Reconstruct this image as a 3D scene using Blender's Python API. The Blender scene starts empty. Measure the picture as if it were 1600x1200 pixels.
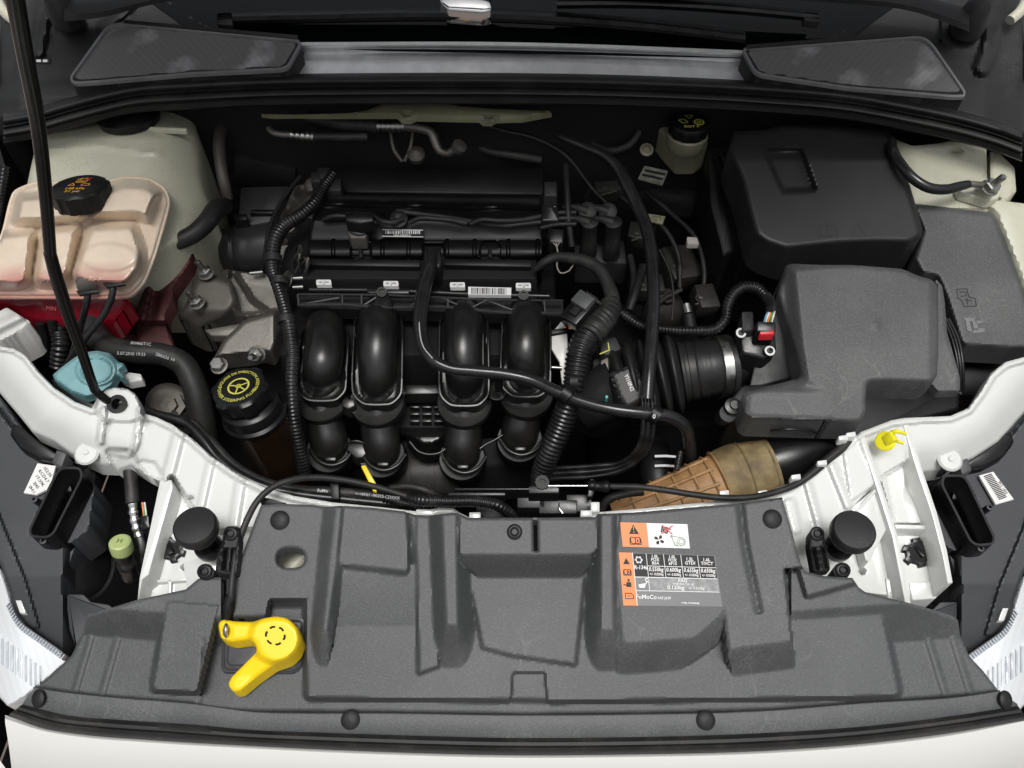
import bpy, bmesh, math, random
import numpy as np
from mathutils import Vector, Matrix
from mathutils.geometry import delaunay_2d_cdt
random.seed(7); rng = np.random.RandomState(7)
sc = bpy.context.scene
C = sc.collection
# ---------------------------------------------------------------- camera, sky, sun, exposure
F = 1200.0; TH = math.radians(52.0); S = 0.42
CAM = np.array([0.0, -0.205, 0.86])
FW = np.array([0.0, math.cos(TH), -math.sin(TH)]); UP = np.array([0.0, math.sin(TH), math.cos(TH)]); RT = np.array([1.0, 0, 0])
cd = bpy.data.cameras.new('camera'); cam = bpy.data.objects.new('camera', cd); C.objects.link(cam)
cam.location = CAM; cam.rotation_euler = (math.radians(90) - TH, 0, 0)
cd.sensor_width = 36; cd.lens = F * 36 / 1600; cd.clip_start = 0.01; cd.clip_end = 500
sc.camera = cam
SUN_EL, SUN_AZ = math.radians(75), math.radians(172)   # azimuth measured from +Y clockwise: in front of the car, high
w = bpy.data.worlds.new('World'); sc.world = w; w.use_nodes = True
nt = w.node_tree; bg = nt.nodes['Background']
sky = nt.nodes.new('ShaderNodeTexSky'); sky.sky_type = 'NISHITA'; sky.sun_disc = False
sky.sun_elevation = SUN_EL; sky.sun_rotation = SUN_AZ; sky.air_density = 1.0; sky.dust_density = 6.0; sky.ozone_density = 1.0
hs = nt.nodes.new('ShaderNodeHueSaturation'); hs.inputs['Saturation'].default_value = 0.22
nt.links.new(sky.outputs[0], hs.inputs['Color']); nt.links.new(hs.outputs[0], bg.inputs['Color'])
bg.inputs['Strength'].default_value = 0.12
sl = bpy.data.lights.new('sun', 'SUN'); sl.energy = 2.2; sl.angle = math.radians(22); sl.color = (1, 0.99, 0.975)
sun = bpy.data.objects.new('sun', sl); C.objects.link(sun)
sdir = Vector((math.sin(SUN_AZ) * math.cos(SUN_EL), math.cos(SUN_AZ) * math.cos(SUN_EL), math.sin(SUN_EL)))
sun.rotation_euler = sdir.to_track_quat('Z', 'Y').to_euler(); sun.location = (0, -3, 6)
sc.view_settings.view_transform = 'Standard'; sc.view_settings.look = 'None'
sc.view_settings.exposure = -0.22; sc.view_settings.gamma = 1.0; sc.view_settings.use_curve_mapping = False
sc.render.resolution_x = 1024; sc.render.resolution_y = 768

# ---------------------------------------------------------------- placing: picture direction + height over the bonnet line -> world point
def ray(u, v):
    u = np.asarray(u, float); v = np.asarray(v, float)
    return FW + ((u - 800) / F)[..., None] * RT + ((600 - v) / F)[..., None] * UP
def tt(u, v, h):
    d = ray(u, v)
    return (S * CAM[1] + np.asarray(h, float) - CAM[2]) / (d[..., 2] - S * d[..., 1])
def Q(u, v, h=0.0):
    return CAM + ray(u, v) * np.asarray(tt(u, v, h))[..., None]
def QV(u, v, h=0.0): return Vector(Q(u, v, h).tolist())
def D(u, v, dep): return Vector((CAM + ray(u, v) * dep).tolist())
def mpp(u, v, h=0.0): return float(tt(u, v, h)) / F

WO = {}
def put(ob, parent, org):
    C.objects.link(ob)
    if parent is not None:
        ob.parent = parent; ob.location = Vector(org) - WO[parent.name]
    else: ob.location = org
    WO[ob.name] = Vector(org)
def mk(name, V, faces, mat, parent=None, ang=38, kind=None, label=None):
    V = np.asarray(V, float)
    lo, hi = V.min(0), V.max(0); org = (lo + hi) / 2
    if parent is None: org[2] = lo[2]
    me = bpy.data.meshes.new(name)
    me.from_pydata((V - org).tolist(), [], [list(map(int, f)) for f in faces]); me.update()
    if ang:
        me.shade_smooth(); me.set_sharp_from_angle(angle=math.radians(ang))
    me.materials.append(mat)
    ob = bpy.data.objects.new(name, me); put(ob, parent, org.tolist())
    if kind: ob['kind'] = kind
    if label: ob['label'] = label
    return ob
def from_bm(name, bm, mat, parent=None, ang=38, **k):
    bm.verts.index_update()
    V = np.array([v.co[:] for v in bm.verts]); Fs = [[v.index for v in f.verts] for f in bm.faces]
    bm.free(); return mk(name, V, Fs, mat, parent, ang, **k)
def thing(name, label, cat, loc, group=None):
    o = bpy.data.objects.new(name, None); o.empty_display_size = 0.02
    put(o, None, tuple(loc)); return tag(o, label, cat, group)
def tag(o, label, cat, group=None):
    o['label'] = label; o['category'] = cat
    if group: o['group'] = group
    return o

def catmull(P, n, closed=False):
    P = np.asarray(P, float); m = len(P)
    if m == 2 and not closed:
        t = np.linspace(0, 1, n)[:, None]; return P[0] * (1 - t) + P[1] * t
    seg = m if closed else m - 1
    d = np.linalg.norm(np.diff(np.vstack([P, P[:1]]) if closed else P, axis=0), axis=1) + 1e-9
    cum = np.concatenate([[0], np.cumsum(d)]); s = np.linspace(0, cum[-1], n, endpoint=not closed)
    out = []
    for x in s:
        i = min(np.searchsorted(cum, x, 'right') - 1, seg - 1); t = (x - cum[i]) / d[i]
        if closed: p0, p1, p2, p3 = P[i - 1], P[i], P[(i + 1) % m], P[(i + 2) % m]; d0, d1, d2 = d[i - 1], d[i], d[(i + 1) % m]
        else:
            p1, p2 = P[i], P[i + 1]; d1 = d[i]
            p0 = P[i - 1] if i else p1 - (p2 - p1); d0 = d[i - 1] if i else d1
            p3 = P[i + 2] if i + 2 < m else p2 + (p2 - p1); d2 = d[i + 1] if i + 1 < len(d) and i + 2 < m else d1
        m1 = ((p1 - p0) / d0 * d1 + (p2 - p1) / d1 * d0) / (d0 + d1) * d1
        m2 = ((p2 - p1) / d1 * d2 + (p3 - p2) / d2 * d1) / (d1 + d2) * d1
        t2, t3 = t * t, t * t * t
        out.append((2 * t3 - 3 * t2 + 1) * p1 + (t3 - 2 * t2 + t) * m1 + (-2 * t3 + 3 * t2) * p2 + (t3 - t2) * m2)
    return np.array(out)
def rnd(P, r=8, k=4):
    """round the corners of a closed outline; r may be a list"""
    P = [np.array(p[:2], float) for p in P]; out = []; n = len(P)
    for i, p in enumerate(P):
        rr = r[i] if isinstance(r, (list, tuple)) else r
        a, b = P[i - 1] - p, P[(i + 1) % n] - p
        la, lb = np.linalg.norm(a), np.linalg.norm(b); q = min(rr, la * .45, lb * .45)
        if q < .5: out.append(p); continue
        s, e = p + a / la * q, p + b / lb * q
        for j in range(k + 1):
            t = j / k; out.append((1 - t) ** 2 * s + 2 * t * (1 - t) * p + t * t * e)
    return [tuple(o) for o in out]
def sdf(poly, X, Y):
    """signed distance, positive inside"""
    A = np.array([p[:2] for p in poly], float); B = np.roll(A, -1, 0)
    best = np.full(X.shape, 1e9); ins = np.zeros(X.shape, bool)
    for a, b in zip(A, B):
        e = b - a; l2 = e @ e + 1e-12
        t = np.clip(((X - a[0]) * e[0] + (Y - a[1]) * e[1]) / l2, 0, 1)
        best = np.minimum(best, (X - a[0] - t * e[0]) ** 2 + (Y - a[1] - t * e[1]) ** 2)
        c = (a[1] > Y) != (b[1] > Y)
        with np.errstate(divide='ignore', invalid='ignore'):
            xi = (b[0] - a[0]) * (Y - a[1]) / (b[1] - a[1] + 1e-12) + a[0]
        ins ^= c & (X < xi)
    d = np.sqrt(best); return np.where(ins, d, -d)
def dline(pts, X, Y):
    best = np.full(X.shape, 1e9)
    for a, b in zip(pts[:-1], pts[1:]):
        a = np.array(a, float); b = np.array(b, float); e = b - a; l2 = e @ e + 1e-12
        t = np.clip(((X - a[0]) * e[0] + (Y - a[1]) * e[1]) / l2, 0, 1)
        best = np.minimum(best, (X - a[0] - t * e[0]) ** 2 + (Y - a[1] - t * e[1]) ** 2)
    return np.sqrt(best)
def ss(x): x = np.clip(x, 0, 1); return x * x * (3 - 2 * x)
def step(poly, X, Y, ramp, H):
    """plateau of height H whose flank spreads `ramp` px outwards of the outline"""
    return H * ss(1 + sdf(poly, X, Y) / ramp)
def rib(pts, X, Y, wid, H):
    wid = max(wid, 7)
    return H * ss(1 - (dline(pts, X, Y) - wid * .35) / (wid * .65))

def _res(poly, st):
    out = []
    n = len(poly)
    for i in range(n):
        a = np.array(poly[i][:2], float); b = np.array(poly[(i + 1) % n][:2], float)
        k = max(1, int(round(np.linalg.norm(b - a) / st)))
        for j in range(k): out.append(a + (b - a) * j / k)
    return out
def sheet(name, outline, hf, mat, parent=None, st=4, holes=(), skirt=0.012, edge=0.003, edge_px=3, ang=38, **k):
    """a moulded panel: outline (px), height function hf(U,V,sd) over the bonnet line, real edge of depth `skirt`"""
    loops = [outline] + list(holes)
    pts = []; edges = []
    for lp in loops:
        r = _res(lp, st); b = len(pts); pts += [tuple(p) for p in r]
        edges += [(b + i, b + (i + 1) % len(r)) for i in range(len(r))]
    A = np.array([p[:2] for p in outline]); lo, hi = A.min(0), A.max(0)
    gx, gy = np.meshgrid(np.arange(lo[0] + st * .37, hi[0], st), np.arange(lo[1] + st * .41, hi[1], st))
    gx = gx.ravel(); gy = gy.ravel(); sd = sdf(outline, gx, gy); ok = sd > st * .55
    for hl in holes: ok &= sdf(hl, gx, gy) < -st * .55
    pts += list(zip(gx[ok].tolist(), gy[ok].tolist()))
    vo, _, fo, _, _, _ = delaunay_2d_cdt([Vector(p) for p in pts], edges, [], 0, 1e-5)
    P = np.array([v[:] for v in vo]); T = np.array([f[:] for f in fo])
    cx = P[T].mean(1); ins = sdf(outline, cx[:, 0], cx[:, 1]) > 0
    for hl in holes: ins &= sdf(hl, cx[:, 0], cx[:, 1]) < 0
    T = T[ins]
    sd = sdf(outline, P[:, 0], P[:, 1]); sd = np.maximum(sd, 0)
    for hl in holes: sd = np.minimum(sd, np.maximum(-sdf(hl, P[:, 0], P[:, 1]), 0))
    H = hf(P[:, 0], P[:, 1], sd) - edge * (1 - np.clip(sd / max(edge_px, .1), 0, 1)) ** 2
    V = Q(P[:, 0], P[:, 1], H)
    # orientation up
    a, b, c = V[T[:, 0]], V[T[:, 1]], V[T[:, 2]]
    nz = np.cross(b - a, c - a) @ (CAM - V.mean(0)); T[nz < 0] = T[nz < 0][:, ::-1]
    F_ = T.tolist()
    if skirt:
        cnt = {}
        for t in F_:
            for i in range(3): cnt[(t[i], t[(i + 1) % 3])] = 1
        be = [e for e in cnt if (e[1], e[0]) not in cnt]
        idx = {}; VV = V.tolist()
        for e in be:
            for q in e:
                if q not in idx: idx[q] = len(VV); VV.append([V[q][0], V[q][1], V[q][2] - skirt])
        for e in be: F_.append([e[1], e[0], idx[e[0]], idx[e[1]]])
        V = np.array(VV)
    return mk(name, V, F_, mat, parent, ang, **k)
def loft(name, rows, mat, parent=None, n=60, ang=38, close=False, smooth=True, **k):
    """surface through several (u,v,h) polylines"""
    R = []
    for r in rows:
        r = np.array(r, float); c = catmull(r, n) if smooth else r
        R.append(Q(c[:, 0], c[:, 1], c[:, 2]))
    m = len(R); n = len(R[0]); V = np.vstack(R); Fs = []
    for i in range(m if close else m - 1):
        j = (i + 1) % m
        for q in range(n - 1): Fs.append([i * n + q, j * n + q, j * n + q + 1, i * n + q + 1])
    a, b, c = V[Fs[0][0]], V[Fs[0][1]], V[Fs[0][2]]
    return mk(name, V, Fs, mat, parent, ang, **k)
def prism(name, poly, h, dz, mat, parent=None, bev=0.0015, seg=2, ang=38, grow=0.0, **k):
    """solid block: top outline (u,v) or (u,v,h), walls straight down (grow: lower outline larger)"""
    bm = bmesh.new(); P = [QV(p[0], p[1], p[2] if len(p) > 2 else h) for p in poly]
    c = sum(P, Vector()) / len(P)
    t = [bm.verts.new(p) for p in P]
    lo = [bm.verts.new(Vector((p.x + (p.x - c.x) * grow, p.y + (p.y - c.y) * grow, p.z - dz))) for p in P]
    f = bm.faces.new(t); n = len(t)
    for i in range(n): bm.faces.new([t[i], lo[i], lo[(i + 1) % n], t[(i + 1) % n]])
    bm.faces.new(lo[::-1])
    bmesh.ops.recalc_face_normals(bm, faces=bm.faces[:])
    if bev:
        es = [e for e in bm.edges if all(v in t for v in e.verts)] + ([e for e in bm.edges if sum(v in t for v in e.verts) == 1] if n < 9 else [])
        bmesh.ops.bevel(bm, geom=es, offset=bev, segments=seg, profile=.5, affect='EDGES')
    return from_bm(name, bm, mat, parent, ang, **k)
def ring_prism(name, poly, wid, h, dz, mat, parent=None, **k):
    """raised rim following an outline, wid px inwards"""
    P = np.array([p[:2] for p in poly], float); c = P.mean(0)
    n = len(P); I = []
    for i in range(n):
        a, b = P[i] - P[i - 1], P[(i + 1) % n] - P[i]
        t = a / (np.linalg.norm(a) + 1e-9) + b / (np.linalg.norm(b) + 1e-9); nn = np.array([-t[1], t[0]]); nn /= np.linalg.norm(nn) + 1e-9
        if nn @ (c - P[i]) < 0: nn = -nn
        I.append(P[i] + nn * wid)
    I = np.array(I)
    A = Q(P[:, 0], P[:, 1], h); B = Q(I[:, 0], I[:, 1], h); dn = np.array([0, 0, dz])
    V = np.vstack([A, B, B - dn, A - dn]); Fs = []
    for r in range(4):
        for i in range(n): Fs.append([r * n + i, r * n + (i + 1) % n, ((r + 1) % 4) * n + (i + 1) % n, ((r + 1) % 4) * n + i])
    return mk(name, V, Fs, mat, parent, 30, **k)
def tube(name, pts, r, mat, parent=None, corr=0, depth=.14, seg=12, world=False, n=None, close=True, wrap=0, ang=60, flat=1.0, **k):
    """hose or cable through (u,v,h) points; r in px at its own distance; corr = ring pitch in metres"""
    if world: P = np.array([list(p) for p in pts], float); R = np.array(r if hasattr(r, '__len__') else [r] * len(pts), float)
    else:
        P = np.array([Q(*p) for p in pts]); rr = r if hasattr(r, '__len__') else [r] * len(pts)
        R = np.array([a * mpp(*p) for a, p in zip(rr, pts)])
    L = np.linalg.norm(np.diff(P, axis=0), axis=1).sum()
    if n is None: n = int(L / corr * 4) if corr else max(8, int(L / 0.006))
    n = max(4, min(n, 1400))
    X = catmull(np.hstack([P, R[:, None]]), n); P, R = X[:, :3], X[:, 3].copy()
    if corr: R *= np.array([1, 1, 1 - depth, 1 - depth])[np.arange(n) % 4]
    if wrap:
        q = rng.rand(n); R *= 1 + wrap * (np.repeat(rng.rand(n // 3 + 1), 3)[:n] - .5)
    T = np.gradient(P, axis=0); T /= np.linalg.norm(T, axis=1)[:, None] + 1e-12
    N = np.cross(T[0], [0.03, .02, 1.0]); N /= np.linalg.norm(N); V = []
    for i in range(n):
        N = N - T[i] * (N @ T[i]); N /= np.linalg.norm(N); B = np.cross(T[i], N)
        a = np.arange(seg) * 2 * math.pi / seg
        V.append(P[i] + R[i] * (np.cos(a)[:, None] * N + flat * np.sin(a)[:, None] * B))
    V = np.vstack(V); Fs = [[i * seg + j, i * seg + (j + 1) % seg, (i + 1) * seg + (j + 1) % seg, (i + 1) * seg + j] for i in range(n - 1) for j in range(seg)]
    if close: Fs += [list(range(seg))[::-1], [(n - 1) * seg + j for j in range(seg)]]
    return mk(name, V, Fs, mat, parent, ang if not corr else 75, **k)
def lathe(name, c, axis, prof, mat, parent=None, seg=28, ribs=0, ribd=0.0, ribz=(0, 1), ang=35, phase=0, **k):
    """turned part: profile [(radius, height)] in metres along axis"""
    ax = Vector(axis).normalized(); q = Vector((0, 0, 1)).rotation_difference(ax).to_matrix(); c = Vector(c)
    V = []; m = len(prof)
    for r, z in prof:
        for j in range(seg):
            a = 2 * math.pi * j / seg + phase; rr = r
            if ribs and ribz[0] <= z <= ribz[1]: rr = r * (1 + ribd * (1 if math.cos(ribs * a) > .3 else 0))
            V.append(c + q @ Vector((rr * math.cos(a), rr * math.sin(a), z)))
    Fs = [[i * seg + j, i * seg + (j + 1) % seg, (i + 1) * seg + (j + 1) % seg, (i + 1) * seg + j] for i in range(m - 1) for j in range(seg)]
    if prof[0][0] > 1e-6: Fs.append(list(range(seg))[::-1])
    if prof[-1][0] > 1e-6: Fs.append([(m - 1) * seg + j for j in range(seg)])
    return mk(name, [v[:] for v in V], Fs, mat, parent, ang, **k)
def box(name, c, size, mat, parent=None, rot=(0, 0, 0), bev=0.001, ang=38, taper=1.0, **k):
    bm = bmesh.new(); bmesh.ops.create_cube(bm, size=1)
    from mathutils import Euler
    R = Euler(rot).to_matrix()
    for v in bm.verts:
        f = taper if v.co.z > 0 else 1
        v.co = Vector((v.co.x * size[0] * f, v.co.y * size[1] * f, v.co.z * size[2]))
    if bev: bmesh.ops.bevel(bm, geom=bm.edges[:], offset=min(bev, min(size) * .3), segments=2, profile=.5, affect='EDGES')
    for v in bm.verts: v.co = R @ v.co + Vector(c)
    return from_bm(name, bm, mat, parent, ang, **k)
def flat(name, polys, h, mat, parent=None, th=0.0006, **k):
    """printed / flat pieces: list of px polygons on the surface at height h"""
    V = []; Fs = []
    for P in polys:
        n = len(P); b = len(V)
        for p in P: V.append(Q(p[0], p[1], (p[2] if len(p) > 2 else h)))
        for p in P: q = Q(p[0], p[1], (p[2] if len(p) > 2 else h)); V.append(q - np.array([0, 0, th]))
        Fs.append(list(range(b, b + n)))
        for i in range(n): Fs.append([b + i, b + n + i, b + n + (i + 1) % n, b + (i + 1) % n])
    return mk(name, V, Fs, mat, parent, 0, **k)
def txt(name, s, u, v, h, size, mat, parent=None, rot=0, sx=1.0, align='CENTER', th=0.0004, bold=0.0, arc=None, **k):
    cu = bpy.data.curves.new('t', 'FONT'); cu.body = s; cu.size = 1; cu.align_x = align; cu.align_y = 'CENTER'; cu.resolution_u = 2
    cu.offset = bold; cu.space_line = 1.0
    o = bpy.data.objects.new('t', cu); C.objects.link(o)
    bpy.context.view_layer.update()
    me = bpy.data.meshes.new_from_object(o.evaluated_get(bpy.context.evaluated_depsgraph_get()))
    V = np.array([x.co[:] for x in me.vertices]); Fs = [list(p.vertices) for p in me.polygons]
    bpy.data.objects.remove(o); bpy.data.curves.remove(cu); bpy.data.meshes.remove(me)
    if len(V) == 0: return None
    x, y = V[:, 0] * size * sx, V[:, 1] * size
    if arc:      # arc = radius px, centre angle deg (0 = top), squash
        R, a0, sq = arc; a = math.radians(a0) + x / R * (1 if R > 0 else 1)
        uu = u + (abs(R) + (y if R > 0 else -y)) * np.sin(a) * (1 if R > 0 else 1); vv = v - (abs(R) + (y if R > 0 else -y)) * np.cos(a) * sq
    else:
        a = math.radians(rot); uu = u + x * math.cos(a) - y * math.sin(a) * -1 * -1; vv = v - (x * math.sin(a) + y * math.cos(a))
    hh = h(uu, vv) if callable(h) else h
    return mk(name, Q(uu, vv, hh), Fs, mat, parent, 0, **k)

# ---------------------------------------------------------------- materials
def mat(name, col, rough=.5, metal=0.0, mot=0.0, ms=30, bump=0.0, bs=900, dust=0.0, dcol=(.45, .43, .4), ds=14, spec=.5, coat=0.0, sss=0.0, trans=0.0, rv=0.0, fleck=0.0, scr=0.0):
    m = bpy.data.materials.new(name); m.use_nodes = True; n = m.node_tree; b = n.nodes['Principled BSDF']
    def I(k, v):
        if k in b.inputs: b.inputs[k].default_value = v
    I('Base Color', (*col, 1)); I('Roughness', rough); I('Metallic', metal); I('Specular IOR Level', spec); I('Coat Weight', coat); I('Coat Roughness', .08)
    I('Subsurface Weight', sss); I('Subsurface Radius', (.02, .012, .008)); I('Transmission Weight', trans)
    tc = n.nodes.new('ShaderNodeTexCoord').outputs['Object']
    def noise(s, det=4, ro=.6):
        x = n.nodes.new('ShaderNodeTexNoise'); x.inputs['Scale'].default_value = s; x.inputs['Detail'].default_value = det; x.inputs['Roughness'].default_value = ro
        n.links.new(tc, x.inputs['Vector']); return x.outputs['Fac']
    def mr(fac, a, b_, c, d):
        x = n.nodes.new('ShaderNodeMapRange'); x.inputs[1].default_value = a; x.inputs[2].default_value = b_; x.inputs[3].default_value = c; x.inputs[4].default_value = d
        n.links.new(fac, x.inputs[0]); return x.outputs[0]
    def mix(fac, A, B, mode='MIX'):
        x = n.nodes.new('ShaderNodeMix'); x.data_type = 'RGBA'; x.blend_type = mode
        if hasattr(fac, 'links') or not isinstance(fac, (int, float)): n.links.new(fac, x.inputs[0])
        else: x.inputs[0].default_value = fac
        for q, s in ((6, A), (7, B)):
            if isinstance(s, tuple): x.inputs[q].default_value = (*s, 1)
            else: n.links.new(s, x.inputs[q])
        return x.outputs[2]
    cur = tuple(col)
    if mot:
        cur = mix(mr(noise(ms), .3, .7, 0, 1), tuple(c * (1 - mot) for c in col), tuple(min(1, c * (1 + mot)) for c in col))
    if fleck:
        cur = mix(mr(noise(520, 3, .75), .5, .72, 0, fleck), cur, dcol)
    if scr:
        x = n.nodes.new('ShaderNodeTexNoise'); x.inputs['Scale'].default_value = 9; x.inputs['Detail'].default_value = 2; x.inputs['Distortion'].default_value = 1.2; n.links.new(tc, x.inputs['Vector'])
        s1 = n.nodes.new('ShaderNodeMath'); s1.operation = 'SUBTRACT'; n.links.new(x.outputs['Fac'], s1.inputs[0]); s1.inputs[1].default_value = .5
        s2 = n.nodes.new('ShaderNodeMath'); s2.operation = 'ABSOLUTE'; n.links.new(s1.outputs[0], s2.inputs[0])
        ln = mr(s2.outputs[0], 0, .006, 1, 0); mk_ = mr(noise(5.3, 3), .52, .62, 0, 1); s3 = n.nodes.new('ShaderNodeMath'); s3.operation = 'MULTIPLY'; n.links.new(ln, s3.inputs[0]); n.links.new(mk_, s3.inputs[1])
        s4 = n.nodes.new('ShaderNodeMath'); s4.operation = 'MULTIPLY'; n.links.new(s3.outputs[0], s4.inputs[0]); n.links.new(mr(noise(260, 3), .4, .6, .1, scr), s4.inputs[1])
        cur = mix(s4.outputs[0], cur, dcol)
    if dust:
        a = mr(noise(ds, 6, .7), .48, .72, 0, 1); c2 = mr(noise(420, 3, .7), .42, .68, .15, 1)
        x = n.nodes.new('ShaderNodeMath'); x.operation = 'MULTIPLY'; n.links.new(a, x.inputs[0]); n.links.new(c2, x.inputs[1])
        y = n.nodes.new('ShaderNodeMath'); y.operation = 'MULTIPLY'; n.links.new(x.outputs[0], y.inputs[0]); y.inputs[1].default_value = dust
        cur = mix(y.outputs[0], cur, dcol)
        rr = mr(y.outputs[0], 0, .5, rough, min(1, rough + .3)); n.links.new(rr, b.inputs['Roughness'])
    elif rv: n.links.new(mr(noise(ms * 1.7, 5), .3, .7, max(.03, rough - rv), min(1, rough + rv)), b.inputs['Roughness'])
    if not isinstance(cur, tuple): n.links.new(cur, b.inputs['Base Color'])
    if bump:
        bn = n.nodes.new('ShaderNodeBump'); bn.inputs['Strength'].default_value = bump; bn.inputs['Distance'].default_value = .0006
        n.links.new(noise(bs, 3), bn.inputs['Height']); n.links.new(bn.outputs[0], b.inputs['Normal'])
    return m
M_cover = mat('grey_plastic', (.062, .0645, .066), .5, mot=.18, ms=4, bump=.5, bs=620, dust=.4, ds=6, fleck=.2, scr=.2, dcol=(.3, .3, .3))
M_lid = mat('dusty_lid_plastic', (.065, .067, .067), .52, mot=.14, ms=14, bump=.55, bs=560, dust=.3, ds=9, fleck=.26, scr=.3, dcol=(.32, .32, .31))
M_blk = mat('black_plastic', (.006, .0062, .0064), .4, spec=.35, mot=.3, ms=25, bump=.3, bs=1200, rv=.1)
M_satin = mat('satin_black_plastic', (.008, .0083, .0087), .3, spec=.42, mot=.3, ms=18, bump=.12, bs=700, rv=.09)
M_blkd = mat('dusty_black_plastic', (.014, .0144, .0148), .5, spec=.4, mot=.25, ms=16, bump=.45, bs=1200, dust=.22, ds=12, dcol=(.2, .2, .19))
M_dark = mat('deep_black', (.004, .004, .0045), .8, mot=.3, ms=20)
M_rub = mat('rubber', (.014, .014, .0138), .48, spec=.4, mot=.25, ms=30, bump=.25, dust=.2, ds=20, dcol=(.24, .22, .19))
M_hose = mat('glossy_hose', (.016, .016, .017), .22, mot=.3, ms=40, rv=.08)
M_hosed = mat('dull_hose', (.018, .0175, .017), .5, spec=.4, mot=.25, ms=30, bump=.3, dust=.15, ds=25)
M_corr = mat('corrugated_conduit', (.009, .009, .0095), .3, spec=.45, mot=.3, ms=60, dust=.12, ds=30)
M_white = mat('white_paint', (.68, .69, .665), .2, mot=.04, ms=9, coat=.8, dust=.25, ds=8, dcol=(.5, .47, .4))
M_body = mat('white_bodywork', (.7, .7, .67), .25, coat=.6)
M_cream = mat('dull_cream_paint', (.58, .575, .45), .35, mot=.2, ms=7, coat=.3, dust=1.0, ds=7, dcol=(.2, .17, .12))
M_primer = mat('yellowish_primer', (.17, .17, .1), .5, mot=.2, ms=20, dust=.4)
M_steel = mat('zinc_steel', (.42, .42, .4), .36, metal=1, mot=.15, ms=60, rv=.12)
M_alu = mat('cast_aluminium', (.21, .197, .178), .5, metal=.75, mot=.2, ms=25, bump=.6, bs=500, dust=.35, ds=14, dcol=(.16, .14, .11))
M_alud = mat('dirty_aluminium', (.13, .12, .105), .55, metal=.6, mot=.25, ms=25, bump=.6, bs=400, dust=.4, dcol=(.1, .08, .06))
M_yel = mat('yellow_plastic', (.95, .66, .012), .33, mot=.04, ms=20, bump=.08)
M_yel2 = mat('lime_yellow_plastic', (.85, .78, .02), .4)
M_teal = mat('teal_plastic', (.18, .36, .38), .42, mot=.12, ms=40, dust=.25, ds=30)
M_green = mat('pale_green_plastic', (.42, .5, .2), .45, mot=.08)
M_orange = mat('orange_print', (.85, .22, .04), .45)
M_ink = mat('black_print', (.008, .008, .009), .5, spec=.3)
M_paper = mat('white_print', (.75, .75, .73), .45)
M_sil = mat('silver_foil_print', (.2, .205, .21), .4, mot=.5, ms=160)
M_lprint = mat('grey_print', (.5, .5, .5), .5)
M_oprint = mat('amber_print', (.75, .38, .04), .5)
M_yprint = mat('yellow_print', (.62, .6, .1), .5)
M_red = mat('red_plastic', (.6, .02, .03), .4)
M_lblue = mat('light_blue_wire', (.15, .4, .5), .4)
M_wiregreen = mat('green_wire', (.05, .3, .08), .4)
M_brown = mat('brown_duct_plastic', (.36, .2, .085), .55, mot=.4, ms=26, bump=1, bs=160, dust=.9, ds=22, dcol=(.3, .27, .17))
M_mush = mat('olive_stained_tube', (.22, .16, .075), .6, mot=.5, ms=30, bump=1, dust=.8, dcol=(.36, .34, .2))
M_brick = mat('brick_paving', (.15, .115, .1), .9, mot=.3, ms=8)
M_glass = mat('dark_glass', (.003, .004, .0045), .05, spec=.2)
M_rod = mat('black_painted_rod', (.006, .006, .006), .28, spec=.35)
M_film = mat('polished_metal', (.8, .8, .8), .12, metal=1)
M_redmetal = mat('dark_red_painted_metal', (.1, .032, .032), .4, metal=.35, mot=.35, ms=18, dust=.45, ds=16, dcol=(.1, .085, .075))
Z = (0, 0, 1)
PN = Vector((0, -S, 1)).normalized()        # normal of the bonnet line
def lin(x): x = np.clip(x, 0, 1); return .75 * x + .25 * ss(x)
def plat(poly, X, Y, H, floor, ramp, yb=None, rb=None):
    """absolute plateau: H inside, falling to floor over ramp px (rb px on the front side below yb)"""
    if yb is not None: Y = np.where(Y > yb, yb + (Y - yb) * ramp / rb, Y)
    d = sdf(poly, X, Y); return np.where(d < -ramp - 2, 0.0, floor * lin(1 + (d + ramp) / 2) + (H - floor) * lin(1 + d / ramp))
# ---------------------------------------------------------------- ground
gv = [(-6, -6, -.74), (6, -6, -.74), (6, 8, -.74), (-6, 8, -.74)]
g = mk('paving', gv, [[0, 1, 2, 3]], M_brick, None, 0, kind='structure')
# ---------------------------------------------------------------- radiator cover
OC = [(408, 789), (440, 787), (490, 789), (506, 792), (532, 790), (580, 793), (632, 799), (647, 804), (668, 806), (690, 803), (707, 801), (716, 802), (732, 809), (800, 809), (833, 809), (839, 809), (842, 809),
      (930, 808), (934, 803), (960, 802), (1000, 800), (1080, 793), (1150, 787), (1200, 780), (1222, 777), (1237, 829), (1250, 878), (1258, 893), (1288, 900), (1332, 903), (1342, 918), (1352, 925), (1420, 942), (1462, 954), (1492, 964), (1497, 970), (1500, 992), (1514, 1025),
      (1535, 1047), (1560, 1079), (1512, 1086), (1350, 1097), (1200, 1109), (975, 1115), (800, 1116), (600, 1113), (474, 1112), (400, 1112), (312, 1107), (300, 1099), (185, 1090), (107, 1082), (58, 1074),
      (95, 1040), (112, 1024), (119, 1010), (130, 987), (136, 961), (150, 957), (215, 937), (290, 921), (310, 904), (340, 902), (362, 903), (372, 885), (392, 830)]
def oval(u, v, a, b, n=24, ex=1.0): return [(u + a * math.copysign(abs(math.cos(t)) ** ex, math.cos(t)), v + b * math.copysign(abs(math.sin(t)) ** ex, math.sin(t))) for t in np.linspace(0, 2 * math.pi, n, endpoint=False)]
HOLE = [p for p in oval(454, 872, 22, 15.5, ex=.8)]
SLIT = [(833, 812), (839.5, 812), (840, 861), (834.5, 861)]
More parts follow.
